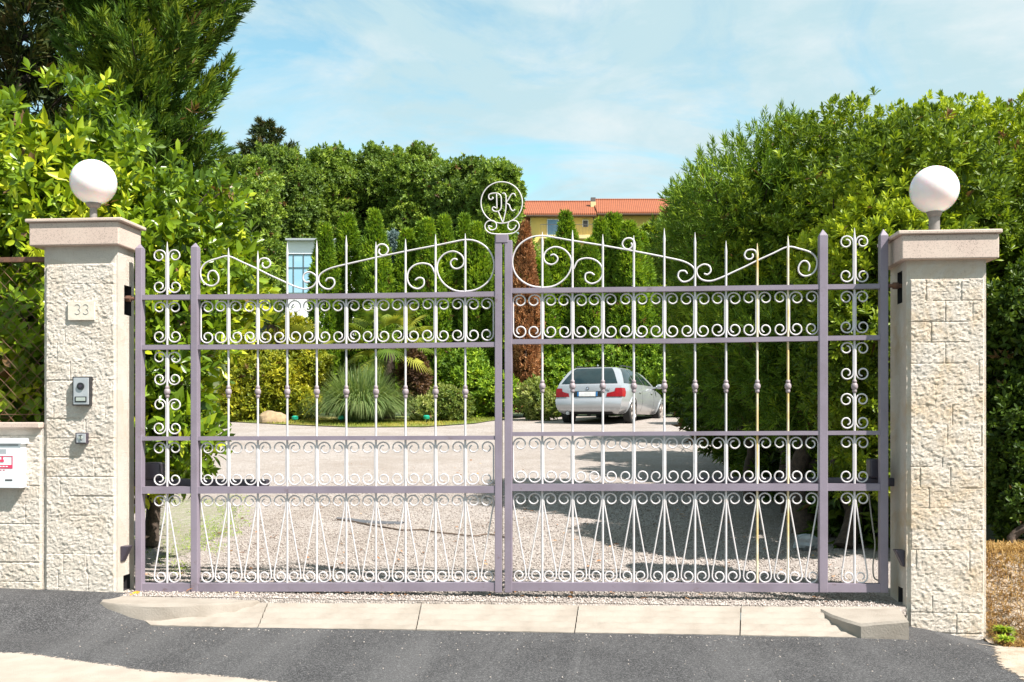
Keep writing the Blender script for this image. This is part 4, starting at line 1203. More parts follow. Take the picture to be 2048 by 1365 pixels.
# ------------------------------------------------------------------ planting: left side
rng = np.random.default_rng(22)
b5 = [bl(125, 420, 7.25, 0.83), bl(-70, 455, 7.2, 0.85), bl(310, 500, 7.2, 0.66), bl(425, 560, 7.35, 0.40), bl(335, 640, 6.9, 0.42), bl(330, 770, 6.75, 0.36), bl(335, 880, 6.6, 0.30), bl(60, 700, 6.75, 0.75), bl(200, 640, 7.2, 0.8), bl(-60, 720, 6.7, 0.6), bl(215, 850, 6.8, 0.55)]
LAU = (8, 0.09, 0.038, (18, 85), 0.35, 0.07)
shrub('laurel_bush', 'tall glossy yellow green laurel behind the left pillar and fence', 'bush', gpt(260, 7.2), b5, 125, LAU, M['laurel'], rng,
      [(gpt(300, 7.4), pt(310, 400, 7.5), 0.055, 0.025), (gpt(190, 7.5), pt(190, 300, 7.4), 0.05, 0.02), (gpt(60, 7.2), pt(40, 480, 7.2), 0.05, 0.02)], gap=0.14, oval=(0.8, 0.85), gs=3.0, tilt=0.6, var=0.45, lump=0.2, fill=0.35)


def conifer(name, label, base, z0, z1, nb, lens, elev, mat, bark, rng, leaf, lean=(0, 0), group=None, r0=0.12, spacing=0.055):
    base = np.array(base, float); root = thing(name, label, 'tree', base, group=group)
    top = base + np.array([lean[0], lean[1], z1 - base[2] + 0.3])
    mb = MB(); mb.tube(catmull([base, base * 0.5 + top * 0.5 + rng.normal(0, 0.05, 3), top], 6), np.linspace(r0, 0.02, 13), 10)
    TP, TA = [], []
    for i in range(nb):
        f = i / (nb - 1); z = z0 + (z1 - z0) * f; az = i * 2.399 + rng.normal(0, 0.3)
        ln = (lens[0] * (1 - f) + lens[1] * f) * rng.uniform(0.7, 1.2); el = math.radians(rng.normal(elev, 8))
        q = base + (top - base) * ((z - base[2]) / (top[2] - base[2]))
        d = np.array([math.cos(az) * math.cos(el), math.sin(az) * math.cos(el), math.sin(el)])
        n_ = max(4, int(ln / spacing)); s = np.linspace(0.12, 1, n_)[:, None]
        curve = q + d * ln * s + np.array([0, 0, 1.0]) * (0.16 * ln * s * s)
        if i % 2 == 0: mb.tube([q, curve[n_ // 2], curve[-1]], [max(0.03 * ln, 0.012), 0.014, 0.004], 5)
        side = unit(np.cross(d, [0, 0, 1.0]))
        for k_ in range(n_):
            w = (1 - s[k_, 0]) * ln * 0.27 + 0.045
            for sg in (-1, 1):
                kk = rng.integers(1, 3)
                for _ in range(kk):
                    o = rng.uniform(0.1, 1)
                    TP.append(curve[k_] + side * sg * w * o + d * w * o * 0.5 + rng.normal(0, 0.025, 3)); TA.append(d * 0.75 + side * sg * 0.6 + np.array([0, 0, 0.35]) + rng.normal(0, 0.15, 3))
    TP = np.array(TP); TA = np.array(TA)
    m, ll, w, th = leaf
    L = Leaves(); tipr = np.clip(0.4 + 0.3 * n3(TP * 1.2, 2) + rng.normal(0, 0.2, len(TP)), 0, 1)
    L.rosettes(TP, TA, m, ll, w, th, 0.25, tipr, 0.1, rng, droop=0.05)
    L.build('crown', mat, root); obj('trunk', mb, bark, root, smooth=True)
    return root


conifer('cypress_tree', 'tall feathery green cypress rising behind the laurel at the left', gpt(300, 9.6), 1.6, 6.6, 175, (0.52, 1.22), 32, M['cypress'], M['bark'], rng, (14, 0.105, 0.017, (4, 42)), spacing=0.042)
conifer('conifer_tree', 'dark brownish conifer at the far left behind the cypress', gpt(40, 13.0), 1.5, 9.5, 150, (1.9, 1.4), 20, M['conifer_dark'], M['bark'], rng, (9, 0.2, 0.04, (8, 50)), spacing=0.1)
conifer('conifer_tree', 'dark pointed conifer behind the deciduous trees', gpt(532, 78), 15, pt(532, 252, 78)[2], 90, (6.2, 0.45), 4, M['conifer_dark'], M['bark'], rng, (8, 0.5, 0.10, (10, 60)), r0=0.3, spacing=0.3)

# ------------------------------------------------------------------ garden planting around the drive's far end
rng = np.random.default_rng(5)
# pampas clump
b = gpt(722, 25.2); root = thing('pampas_grass', 'big arching grey green pampas grass clump on the lawn edge', 'plant', b)
k = 4200; az = rng.uniform(0, 6.28, k); rr = np.sqrt(rng.uniform(0, 1, k)) * 0.5
Pg = b + np.stack([rr * np.cos(az), rr * np.sin(az), np.zeros(k)], 1)
tl = rng.uniform(0.02, 0.75, k) ** 0.8; D = unit(np.stack([np.cos(az) * tl, np.sin(az) * tl, np.ones(k)], 1))
L = Leaves(); L.blade(Pg, D, rng.uniform(1.6, 2.6, k), 0.022, rng.uniform(0, 1, k), 0.3 + 0.5 * tl, 7)
L.build('leaves', M['pampas'], root)

GOLD = (8, 0.13, 0.06, (20, 80), 0.5, 0.06)
shrub('golden_shrub', 'golden yellow shrub left of the pampas grass', 'shrub', gpt(560, 26.6), [bl(540, 765, 26.6, 0.75), bl(600, 745, 27.4, 0.8), bl(480, 785, 26.6, 0.55), bl(560, 715, 27.6, 0.7), bl(500, 730, 27.5, 0.6), bl(585, 672, 28.2, 0.55), bl(490, 815, 26.2, 0.42, 1.4), bl(600, 812, 26.3, 0.40, 1.4)], 70, GOLD, M['golden'], rng, gap=0.7)
shrub('variegated_shrub', 'low variegated shrub right of the pampas grass', 'shrub', gpt(880, 25.6), [bl(850, 822, 25.4, 0.32, 1.2), bl(905, 812, 25.6, 0.42, 1.2), bl(885, 805, 26, 0.4)], 130, (8, 0.10, 0.045, (20, 80), 0.5, 0.05), M['varieg'], rng, gap=0.8)
shrub('dark_shrub', 'dark burgundy shrub between the pampas and the thujas', 'shrub', gpt(828, 26.8), [bl(828, 755, 26.8, 0.5, 0.8, 1.4)], 90, (8, 0.12, 0.05, (20, 80), 0.5, 0.05), M['burgundy'], rng, gap=0.7)
shrub('round_shrub', 'brownish green shrub at the foot of the dead thuja', 'shrub', gpt(1066, 26.2), [bl(1068, 800, 26.2, 0.5, 0.8), bl(1085, 815, 26.2, 0.4)], 110, (8, 0.11, 0.04, (20, 80), 0.5, 0.05), M['varieg'], rng, gap=0.7)
shrub('leafy_shrub', 'dark leafy shrub at the end of the drive in front of the thujas', 'shrub', gpt(960, 27.6), [bl(950, 780, 27.6, 0.7), bl(990, 790, 27.8, 0.65), bl(930, 740, 28.2, 0.6)], 80, (8, 0.13, 0.06, (20, 80), 0.5, 0.05), M['thuja'], rng, gap=0.7)
shrub('leafy_shrub', 'light green tree crown above the thujas beside the right hedge', 'tree', gpt(1330, 33), [bl(1315, 480, 33, 0.55), bl(1345, 520, 33, 0.8), bl(1340, 620, 33, 0.9), bl(1350, 740, 33, 0.9)], 60, (8, 0.2, 0.07, (20, 75), 0.5, 0.06), M['pitt'], rng,
      [(gpt(1335, 33), pt(1335, 520, 33), 0.08, 0.03)], gap=0.7)
shrub('leafy_shrub', 'leafy green bank of shrubs around the parked car', 'shrub', gpt(1300, 29), [bl(1130, 770, 29.3, 0.9), bl(1220, 760, 29.6, 1.0), bl(1310, 760, 29.8, 1.0), bl(1370, 770, 28, 0.9), bl(1410, 800, 24, 0.7), bl(1100, 800, 28.5, 0.5)], 75, (8, 0.13, 0.06, (20, 80), 0.5, 0.05), M['thuja'], rng, gap=0.7)


def palm(label, px, t, ztrunk, nf, size, rng, spiky=False):
    b = gpt(px, t); root = thing('palm_tree', label, 'palm', b)
    mb = MB(); mb.tube([b, b + np.array([0.02, 0, ztrunk * 0.5]), b + np.array([0, 0, ztrunk])], [0.17, 0.15, 0.16], 12); obj('trunk', mb, M['bark'], root, smooth=True)
    L = Leaves(); c = b + np.array([0, 0, ztrunk])
    for i in range(nf):
        az = i * 2.399; el = math.radians(75 - 115 * (i / nf)) if not spiky else math.radians(88 - 95 * (i / nf))
        d = np.array([math.cos(az) * math.cos(el), math.sin(az) * math.cos(el), math.sin(el)])
        if spiky:
            m = 1; L.blade(c[None], d[None], size * rng.uniform(0.8, 1.15), 0.07, np.array([rng.uniform(0.1, 0.7)]), 0.15, 4)
        else:
            h = c + d * size * 0.75; L.blade(c[None], d[None], size * 0.8, 0.035, np.array([0.4]), 0.02, 3)
            sd = unit(np.cross(d, [0, 0, 1.0])); a = np.radians(np.linspace(-105, 105, 26))
            dd = np.cos(a)[:, None] * d + np.sin(a)[:, None] * sd
            L.blade(np.repeat(h[None], 26, 0), dd, size * 0.62 * (0.7 + 0.3 * np.cos(a)), 0.05, np.full(26, rng.uniform(0.1, 1)) + rng.normal(0, 0.1, 26), 0.35, 4, side=np.cross(dd, np.cross(d, sd)))
    L.build('crown', M['palm'], root); return root


palm('fan palm with yellow green fronds above the pampas grass', 778, 27.0, 2.05, 30, 1.15, rng)
palm('spiky palm lily left of the white house', 545, 27.5, 2.6, 90, 1.2, rng, spiky=True)
palm('low fan palm with drooping fronds below the white house', 600, 27.8, 1.7, 22, 0.95, rng)

# thuja columns: three meshes shared by the whole row
rng = np.random.default_rng(77)


def thuja_mesh(seed, mat, name):
    rg = np.random.default_rng(seed)
    k = 2300; f = rg.uniform(0, 1, k) ** 0.85; az = rg.uniform(0, 6.28, k)
    prof = 0.5 * np.clip(f * 9 + 0.45, 0, 1) * (1 - np.clip((f - 0.45) / 0.55, 0, 1) ** 1.7) + 0.02
    rad = prof * (0.72 + 0.33 * rg.uniform(0, 1, k) ** 0.6) * (1 + 0.16 * np.sin(az * 3 + f * 11 + seed) + 0.12 * np.sin(az * 5 - f * 23))
    P = np.stack([rad * np.cos(az), rad * np.sin(az), 0.06 + f * 5.9], 1)
    A = np.stack([np.cos(az) * 0.7, np.sin(az) * 0.7, np.ones(k) * 0.9], 1) + rg.normal(0, 0.22, (k, 3))
    L = Leaves(); L.rosettes(P, A, 8, 0.17, 0.055, (6, 55), 0.3, np.clip(0.45 + 0.3 * n3(P * 2.5, seed) + rg.normal(0, 0.18, k), 0, 1), 0.09, rg)
    return L


def new_thuja(seed, mat, label, group):
    r_ = thing('thuja_tree' if mat is not M['dead_thuja'] else 'dead_thuja_tree', label, 'tree', (0, 0, 0), group=group)
    thuja_mesh(seed, mat, '').build('crown', mat, r_, local=True)
    mb = MB(); mb.tube([(0, 0, 0), (0, 0, 3), (0, 0, 5.6)], [0.07, 0.05, 0.01], 8); obj('trunk', mb, M['bark'], r_, local=True, smooth=True)
    return r_


TH = [(655, 452), (707, 430), (758, 424), (806, 462), (838, 446), (868, 440), (893, 436), (922, 431), (958, 447), (988, 462), (1014, 446), (1078, 520), (1111, 478), (1139, 430), (1178, 478), (1204, 441), (1239, 431), (1264, 447), (1292, 470)]
TLAB = ['green thuja column standing against the right edge of the white house', 'thick green thuja second to the right of the white house', 'tall thuja just left of the blue grey spruce',
        'shorter thuja just right of the blue grey spruce', 'slim thuja second to the right of the spruce', 'thuja above the right side of the fan palm', 'thuja in the middle of the row left of the gate posts',
        'tallest thuja in the row left of the gate monogram', 'thuja second to the left of the gate monogram', 'thuja directly left of the gate monogram', 'thuja right behind the monogram, touching the dead brown one',
        'low thuja right beside the dead brown one', 'thuja below the blue balcony door of the yellow house', 'tall pointed thuja right of the blue balcony door', 'low thuja between two tall ones under the small dark window',
        'thuja under the chimney of the yellow house', 'widest thuja under the right end of the tiled roof', 'thuja just right of the widest one under the roof', 'last thuja of the row, beside the right hedge']
GRP = 'thuja columns along the far end of the drive'
protos = [new_thuja(s, M['thuja'], '', GRP) for s in (1, 2, 3)]
for i, ((px, ty), lab) in enumerate(zip(TH, TLAB)):
    tdep = 30.2 + 0.5 * math.sin(i * 2.1)
    r_ = protos[i] if i < 3 else copy_tree(protos[i % 3])
    b = gpt(px, tdep); h = pt(px, ty, tdep)[2] - b[2]
    r_.location = b; r_.rotation_euler = (rng.normal(0, 0.022), rng.normal(0, 0.022), i * 1.7); wsc = rng.uniform(0.85, 1.05) * (1.15 if px in (1239, 707) else 1)
    r_.scale = (wsc, wsc, h / 6.05); r_['label'] = lab
dt = new_thuja(9, M['dead_thuja'], 'dead brown thuja between the green ones, behind the gate posts', None)
b = gpt(1050, 28.6); dt.location = b; h = pt(1048, 448, 28.6)[2] - b[2]; dt.scale = (0.72, 0.72, h / 6.05)
# blue spruce
root = thing('spruce_tree', 'pale blue grey spruce between two thujas', 'tree', gpt(786, 30.9))
L = Leaves(); b = gpt(786, 30.9); zt_ = pt(786, 466, 30.9)[2]; k = 900; f = rng.uniform(0.35, 1, k); az = rng.uniform(0, 6.28, k)
rad = (1 - f) * 0.62 * rng.uniform(0.5, 1, k) + 0.03
P = b + np.stack([rad * np.cos(az), rad * np.sin(az), f * (zt_ - b[2])], 1)
L.rosettes(P, np.stack([np.cos(az), np.sin(az), 0.25 + 0 * az], 1), 9, 0.15, 0.03, (10, 70), rng=rng); L.build('crown', M['spruce'], root)
mb = MB(); mb.tube([b, b + np.array([0, 0, zt_ - b[2] - 0.15])], [0.07, 0.012], 8); obj('trunk', mb, M['bark'], root, smooth=True)

# far deciduous trees on the hill
rng = np.random.default_rng(41)
FAR = [(478, 318, 80, 50, 'decid', 'leafy tree on the hill behind the laurel, lowest left crown'), (565, 296, 78, 56, 'decid_b', 'dark leafy tree on the hill just below the pointed conifer'),
       (655, 302, 72, 60, 'decid', 'bright leafy tree on the hill with open gaps near its top'), (742, 292, 82, 62, 'decid_b', 'tallest leafy tree on the hill above the pampas grass'),
       (838, 298, 78, 58, 'decid', 'broad leafy tree on the hill above the middle of the left leaf'), (925, 318, 68, 54, 'decid_b', 'leafy tree on the hill left of the gate monogram'),
       (990, 322, 58, 52, 'decid', 'leafy tree on the hill behind the gate monogram, next to the yellow house')]
for (px, ty, hw, tdep, mm, lab) in FAR:
    W_ = hw * tdep / F; b = gpt(px, tdep); zt_ = pt(px, ty, tdep)[2]; zc_ = zt_ - W_ * 0.95
    blobs = [(*pt(px, 0, tdep)[:2], zc_ - 0.3, W_ * 0.8, W_ * 0.8, W_ * 0.85)]
    for _ in range(17):
        o = unit(rng.normal(size=3)) * W_ * 0.74; blobs.append((pt(px, 0, tdep)[0] + o[0], pt(px, 0, tdep)[1] + o[1], zc_ + o[2] * 0.95, *(np.ones(3) * W_ * rng.uniform(0.16, 0.40))))
    blobs.append((*pt(px, 0, tdep)[:2], zc_ - W_ * 1.4, W_ * 0.95, W_ * 0.9, W_ * 1.0)); blobs.append((*pt(px + 20, 0, tdep)[:2], zc_ - W_ * 2.3, W_ * 0.95, W_ * 0.9, W_ * 0.9))
    zb = zc_ - W_ * 3.0
    shrub('deciduous_tree', lab, 'tree', b, blobs, 30, (9, 0.20, 0.115, (15, 85), 0.4, 0.16), M[mm], rng, [(b, np.array([b[0], b[1], zc_]), 0.2, 0.06)], group='leafy trees on the hill', gap=0.35, gs=1.1, hi=1.16, lump=0.22, var=0.5)

# ------------------------------------------------------------------ yellow house on the hill
T0 = 100.0
axr = np.array([CA, SA, 0]); axf = np.array([-SA, CA, 0])


def hp(px, py, dt=0.0): return pt(px, py, T0 + dt)


def hbox(mb, px0, px1, py0, py1, d0, d1):
    """a box on the hillside, front at T0 + d0, seen between the given photo columns and rows"""
    a = hp(px0, py1, 0); b = hp(px1, py0, 0); w = (px1 - px0) / F * T0
    o = np.array([a[0], a[1], 0]); q = lambda u, d, z: o + axr * u + axf * d + np.array([0, 0, z])
    mb.hexa([q(0, d0, a[2]), q(w, d0, a[2]), q(w, d0, b[2]), q(0, d0, b[2]), q(0, d1, a[2]), q(w, d1, a[2]), q(w, d1, b[2]), q(0, d1, b[2])])
    return mb


root = thing('yellow_house', 'yellow house with terracotta roofs far up the hill', 'house', hp(1200, 560))
ws = obj('wall', hbox(MB(), 1062, 1189, 425, 590, 0, 9), M['yellow_wall'], root)
obj('wall', hbox(MB(), 1189.2, 1440, 421, 590, 0.6, 9.4), M['yellow_wall'], root)


def roof(px0, px1, eave, ridge):
    mb = MB(); a = hp(px0, eave); w = (px1 - px0) / F * T0; o = np.array([a[0], a[1], 0])
    ze = hp(px0, eave, -0.8)[2]; zr_ = hp(px0, ridge, 4.7)[2]; th = 0.16
    q = lambda u, d, z: o + axr * u + axf * d + np.array([0, 0, z])
    for (d0, d1, z0, z1) in ((-0.8, 4.7, ze, zr_), (10.2, 4.7, ze, zr_)):
        mb.hexa([q(0, d0, z0 - th), q(w, d0, z0 - th), q(w, d0, z0), q(0, d0, z0), q(0, d1, z1 - th), q(w, d1, z1 - th), q(w, d1, z1), q(0, d1, z1)])
    mb.tube([q(0, 4.7, zr_), q(w, 4.7, zr_)], 0.12, 8)
    rf = obj('roof', mb, M['tile'], root)
    mb = MB(); mb.hexa([q(0.02, -0.86, ze - th - 0.12), q(w - 0.02, -0.86, ze - th - 0.12), q(w - 0.02, -0.86, ze - th), q(0.02, -0.86, ze - th), q(0.02, -0.1, ze - th - 0.12), q(w - 0.02, -0.1, ze - th - 0.12), q(w - 0.02, -0.1, ze - th), q(0.02, -0.1, ze - th)])
    obj('gutter', mb, M['eave'], rf); return rf


rf1 = roof(1046, 1192, 427, 404); rf2 = roof(1193, 1450, 424, 400)
for rf_, x0, x1, y0, y1 in ((rf2, 1185, 1195.5, 394, 424), (rf1, 1040, 1049.5, 395, 424)):
    ch = obj('chimney', hbox(MB(), x0, x1, y0, y1, 2.2, 2.9), M['cream_wall'], rf_)
    mb = hbox(MB(), x0 + 0.6, x1 - 0.6, y0 - 9, y0 - 0.1, 2.25, 2.85); mm = obj('chimney_pot', mb, M['dark_cap'], rf_)
for (x0, x1, y0, y1, mt, nm) in ((1095, 1116, 440, 482, 'blue_glass', 'balcony_door'), (1117, 1125, 440, 482, 'white_wall', 'shutter'), (1166, 1175.5, 441.5, 454.5, 'dark_cap', 'window'), (1225, 1231, 437, 480, 'white_wall', 'shutter'), (1232, 1246, 437, 480, 'blue_glass', 'balcony_door')):
    d = -0.06 if x0 < 1189 else 0.54
    w_ = obj(nm, hbox(MB(), x0, x1, y0, y1, d, d + 0.1), M[mt], root)
    if mt != 'white_wall':
        mb = MB()
        for (a0, a1, c0, c1) in ((x0 - 1, x0, y0 - 1, y1), (x1, x1 + 1, y0 - 1, y1), (x0, x1, y0 - 1, y0)): hbox(mb, a0, a1, c0, c1, d - 0.04, d + 0.1)
        obj('frame', mb, M['white_wall'], w_)
obj('balcony', hbox(MB(), 1080, 1192, 476, 483, -1.6, -0.002), M['cream_wall'], root)
mb = MB(); hbox(mb, 1080, 1192, 455, 455.8, -1.6, -1.55)
for x in np.linspace(1080, 1191, 40): hbox(mb, x, x + 0.35, 455.8, 476, -1.59, -1.56)
obj('railing', mb, M['dark_cap'], root)
obj('drainpipe', hbox(MB(), 1186.5, 1188.3, 430, 500, -0.12, -0.01), M['dark_cap'], root)

# white house between laurel and thujas
T0 = 44.0
root = thing('white_house', 'white flat roofed house with blue glazing behind the garden', 'house', hp(610, 640))
obj('wall', hbox(MB(), 574.5, 690, 483, 690, 0.0, 6.0), M['white_wall'], root)
bev(obj('roof_slab', hbox(MB(), 573, 692, 479, 482.9, -0.25, 6.2), M['steel'], root), 0.01)
w_ = obj('window', hbox(MB(), 577, 686, 509.5, 586, -0.05, 0.05), M['light_glass'], root)
mb = MB()
for x in (577, 588, 608, 627, 647, 667, 686): hbox(mb, x - 0.35, x + 0.35, 509.5, 586, -0.09, -0.051)
hbox(mb, 577, 686, 508.6, 509.6, -0.09, -0.051); hbox(mb, 577, 686, 535.6, 536.2, -0.085, -0.051)
obj('frame', mb, M['dark_cap'], w_)

# ------------------------------------------------------------------ small garden things
b = gpt(546, 25.3); mb = MB()
rg = np.random.default_rng(4); mb.ball((0, 0, 0), 1.0, 18, 12)
V = np.array(mb.v); V = V * (1 + 0.18 * n3(V * 2.1, 3)[:, None]); V = V * np.array([0.40, 0.28, 0.22]) + b + np.array([0, 0, 0.08])
mb.v = [tuple(q) for q in V]
setp(obj('rock', mb, M['rock'], smooth=True, angle=25), 'beige boulder lying on the lawn strip', 'rock')
for (px, py, lab) in ((682, 836, 'teal garden spike light in front of the pampas grass'), (590, 829, 'teal garden spike light right of the boulder'), (853, 830, 'teal garden spike light by the variegated shrub')):
    b = gpt(px, 24.6); t = thing('garden_light', lab, 'garden light', b, group='teal spike lights on the lawn')
    mb = MB(); mb.tube([b, b + np.array([0, 0, 0.12])], 0.012, 6); obj('spike', mb, M['black'], t)
    mb = MB(); mb.lathe(b, [(0.11, 0.03), (0.13, 0.075), (0.19, 0.085), (0.22, 0.05)], 12); obj('head', mb, M['teal'], t, smooth=True)

# twig on the gravel, and a flat dark strip in place of a cast shadow
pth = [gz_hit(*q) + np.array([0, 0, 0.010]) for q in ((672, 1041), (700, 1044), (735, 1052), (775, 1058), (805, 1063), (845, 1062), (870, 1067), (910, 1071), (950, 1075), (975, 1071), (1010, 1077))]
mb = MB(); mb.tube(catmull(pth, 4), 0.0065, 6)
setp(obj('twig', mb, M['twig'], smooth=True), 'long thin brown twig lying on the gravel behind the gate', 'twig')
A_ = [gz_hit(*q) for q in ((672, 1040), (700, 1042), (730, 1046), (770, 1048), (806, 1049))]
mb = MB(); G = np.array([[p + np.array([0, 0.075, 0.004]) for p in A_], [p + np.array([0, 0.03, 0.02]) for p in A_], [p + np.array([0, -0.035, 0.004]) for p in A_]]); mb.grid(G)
setp(obj('shadow_strip', mb, M['painted_shadow'], smooth=True), 'dark grey strip drawn as a shadow on the gravel beside the twig', 'strip')
# pale cable by the right pillar
pth = [on_y(*q, 5.76) for q in ((1738, 988), (1740, 1010), (1745, 1050), (1750, 1090), (1746, 1130), (1748, 1155), (1758, 1162))]
mb = MB(); mb.tube(catmull(pth, 5), 0.004, 6); setp(obj('cable', mb, M['cable'], smooth=True), 'thin pale cable hanging behind the right leaf beside the right pillar', 'cable')
# plastic bag under the hedge
b = gz_hit(1612, 1100); mb = MB(); mb.ball((0, 0, 0), 1, 14, 9); V = np.array(mb.v); V = V * (1 + 0.3 * n3(V * 3.3, 8)[:, None]) * np.array([0.09, 0.07, 0.065]) + b + np.array([0, 0, 0.05]); mb.v = [tuple(q) for q in V]
setp(obj('plastic_bag', mb, M['clear_bag'], smooth=True, angle=20), 'crumpled clear plastic bag under the right hedge', 'bag')
# orange leaves at the left pillar's foot
for (p0, p1, w, lab) in (((244, 1201), (262, 1188), 0.035, 'big orange fallen leaf at the foot of the left pillar'), ((264, 1192), (274, 1182), 0.03, 'small orange fallen leaf against the left gate post')):
    a, c = on_y(*p0, 5.52), on_y(*p1, 5.60); d = c - a; s_ = unit(np.cross(d, [0, -1.0, 0.6])); mb = MB()
    mb.add([a, a + d * 0.3 + s_ * w * 0.8, a + d * 0.65 + s_ * w, c, a + d * 0.6 - s_ * w, a + d * 0.25 - s_ * w * 0.7, a + d * 0.5 + np.array([0, 0, -0.01])], [(0, 1, 6), (1, 2, 6), (2, 3, 6), (3, 4, 6), (4, 5, 6), (5, 0, 6)])
    setp(obj('fallen_leaf', mb, M['orange_leaf']), lab, 'leaf')
# dry grass bank and two green tufts on the right
k = 22000; X_ = rg.uniform(2.09, 3.6, k); Y_ = rg.uniform(5.36, 6.25, k)
Pg = np.stack([X_, Y_, bank_z(X_, Y_)], 1); D = unit(np.stack([rg.normal(0, 0.8, k), rg.normal(0, 0.8, k), np.ones(k)], 1))
L = Leaves(); L.blade(Pg, D, rg.uniform(0.04, 0.13, k), 0.005, np.clip(0.5 + 0.4 * n3(Pg * 5) + rg.normal(0, 0.2, k), 0, 1), 0.5, 3)
setp(L.build('dry_grass', M['drygrass']), 'short dry straw coloured grass on the bank right of the pillar', 'dry grass', kind='stuff')
for (px, py, s_, lab) in ((2008, 1248, 0.075, 'small bright green weed tuft on the dry bank, upper one'), (2012, 1283, 0.06, 'small bright green weed tuft on the dry bank, lower one')):
    k = 220; a = on_y(px, py, 5.55 if py < 1260 else 5.40); a[2] = float(bank_z(a[0], a[1])) + 0.03
    az = rg.uniform(0, 6.28, k); D = unit(np.stack([np.cos(az) * 0.9, np.sin(az) * 0.9, rg.uniform(0.3, 1.4, k)], 1)); Pg = a + rg.normal(0, 0.012, (k, 3)) * np.array([1, 1, 0])
    L = Leaves(); L.blade(Pg, D, s_ * rg.uniform(0.6, 1.2, k), 0.009, rg.uniform(0, 1, k), 0.4, 3); setp(L.build('weed_tuft', M['weed']), lab, 'weed', 'green weeds on the dry bank')

# ------------------------------------------------------------------ silver estate car
rear = gpt(1176, 24.1); th_ = math.radians(23)      # heading to the right of the viewing axis
hd = axf * math.cos(th_) + axr * math.sin(th_)
car = thing('parked_car', 'silver estate car parked at the end of the drive, seen from behind', 'car', (rear[0], rear[1], rear[2] + 0.004), math.atan2(hd[1], hd[0]))
# car space: x forward from the rear bumper, y left, z up
LV = [(0.25, 0.22, 4.30, 0.74), (0.31, 0.05, 4.44, 0.82), (0.43, 0.0, 4.52, 0.875), (0.585, 0.0, 4.52, 0.90), (0.63, 0.05, 4.48, 0.90), (0.76, 0.06, 4.38, 0.895), (0.87, 0.075, 4.20, 0.88), (0.945, 0.10, 3.85, 0.85)]
ns = 26
ts = np.linspace(0, 1, ns)


def bw(w, t): return w * (1 - 0.06 * (1 - sm(t, 0, 0.12)) - 0.16 * sm(t, 0.78, 1.0) ** 1.3)


mb = MB(); S = np.zeros((len(LV), ns, 3))
for i, (z, u0, u1, w) in enumerate(LV):
    S[i, :, 0] = u0 + (u1 - u0) * ts; S[i, :, 1] = -bw(w, ts); S[i, :, 2] = z - (0.10 * sm(ts, 0.55, 1.0) * (i >= 5))
mb.grid(S); S2 = S.copy(); S2[..., 1] *= -1; mb.grid(S2[:, ::-1])
for (end, sg) in ((0, 1), (ns - 1, -1)):
    R_ = np.zeros((len(LV), 13, 3))
    for i in range(len(LV)):
        yy = np.linspace(-1, 1, 13); w = -S[i, end, 1]
        R_[i, :, 0] = S[i, end, 0] - sg * 0.10 * (1 - np.abs(yy) ** 2.4); R_[i, :, 1] = yy * w; R_[i, :, 2] = S[i, end, 2]
    mb.grid(R_[:, ::-1] if sg > 0 else R_)
TopG = np.stack([np.stack([S[-1, :, 0] - (0.10 * (1 - abs(v) ** 2.4) * (ts < 0.02)) + (0.10 * (1 - abs(v) ** 2.4) * (ts > 0.98)), S[-1, :, 1] * v, S[-1, :, 2] + 0.05 * (1 - v * v) * sm(ts, 0.0, 0.05)], 1) for v in np.linspace(1, -1, 9)], 0)
mb.grid(TopG)
body = obj('body', mb, M['silver'], car, smooth=True, angle=50, local=True)
mb = MB(); Bg = np.stack([S[0], S2[0]], 0); mb.grid(Bg); obj('underside', mb, M['black'], car, local=True)
# cabin
CV = [(0.94, 0.10, 3.25, 0.845), (1.00, 0.14, 3.10, 0.825), (1.12, 0.25, 2.85, 0.775), (1.27, 0.40, 2.52, 0.695), (1.355, 0.50, 2.28, 0.63), (1.40, 0.62, 2.05, 0.55)]
mb = MB(); nc = 15; tc_ = np.linspace(0, 1, nc); C_ = np.zeros((len(CV), nc, 3))
for i, (z, u0, u1, w) in enumerate(CV):
    C_[i, :, 0] = u0 + (u1 - u0) * tc_; C_[i, :, 1] = -w * (1 - 0.05 * (1 - sm(tc_, 0, 0.2)) - 0.05 * sm(tc_, 0.6, 1)); C_[i, :, 2] = z - 0.02 * sm(tc_, 0.6, 1) * (i > 3)
mb.grid(C_); C2 = C_.copy(); C2[..., 1] *= -1; mb.grid(C2[:, ::-1])


def bowrow(i, end, sg, m=13, s0=-1, s1=1):
    yy = np.linspace(s0, s1, m); w = -C_[i, end, 1]
    return np.stack([C_[i, end, 0] - sg * 0.10 * (1 - np.abs(yy) ** 2.4), yy * w, np.full(m, C_[i, end, 2]) + 0 * yy], 1)


mb.grid(np.array([bowrow(i, 0, 1)[::-1] for i in range(len(CV))])); mb.grid(np.array([bowrow(i, nc - 1, -1) for i in range(len(CV))]))
mb.grid(np.stack([np.stack([C_[-1, :, 0] - 0.10 * (1 - abs(v) ** 2.4) * (1 - 2 * tc_), C_[-1, :, 1] * v, C_[-1, :, 2] + 0.03 * (1 - v * v)], 1) for v in np.linspace(1, -1, 9)], 0))
obj('cabin', mb, M['silver'], car, smooth=True, angle=50, local=True)


def interp_row(fi, end, sg, m, s0, s1, off):
    i = int(math.floor(fi)); f = fi - i; j = min(i + 1, len(CV) - 1)
    r = bowrow(i, end, sg, m, s0, s1) * (1 - f) + bowrow(j, end, sg, m, s0, s1) * f
    r[:, 0] -= sg * off; r[:, 2] += off * 0.5; return r


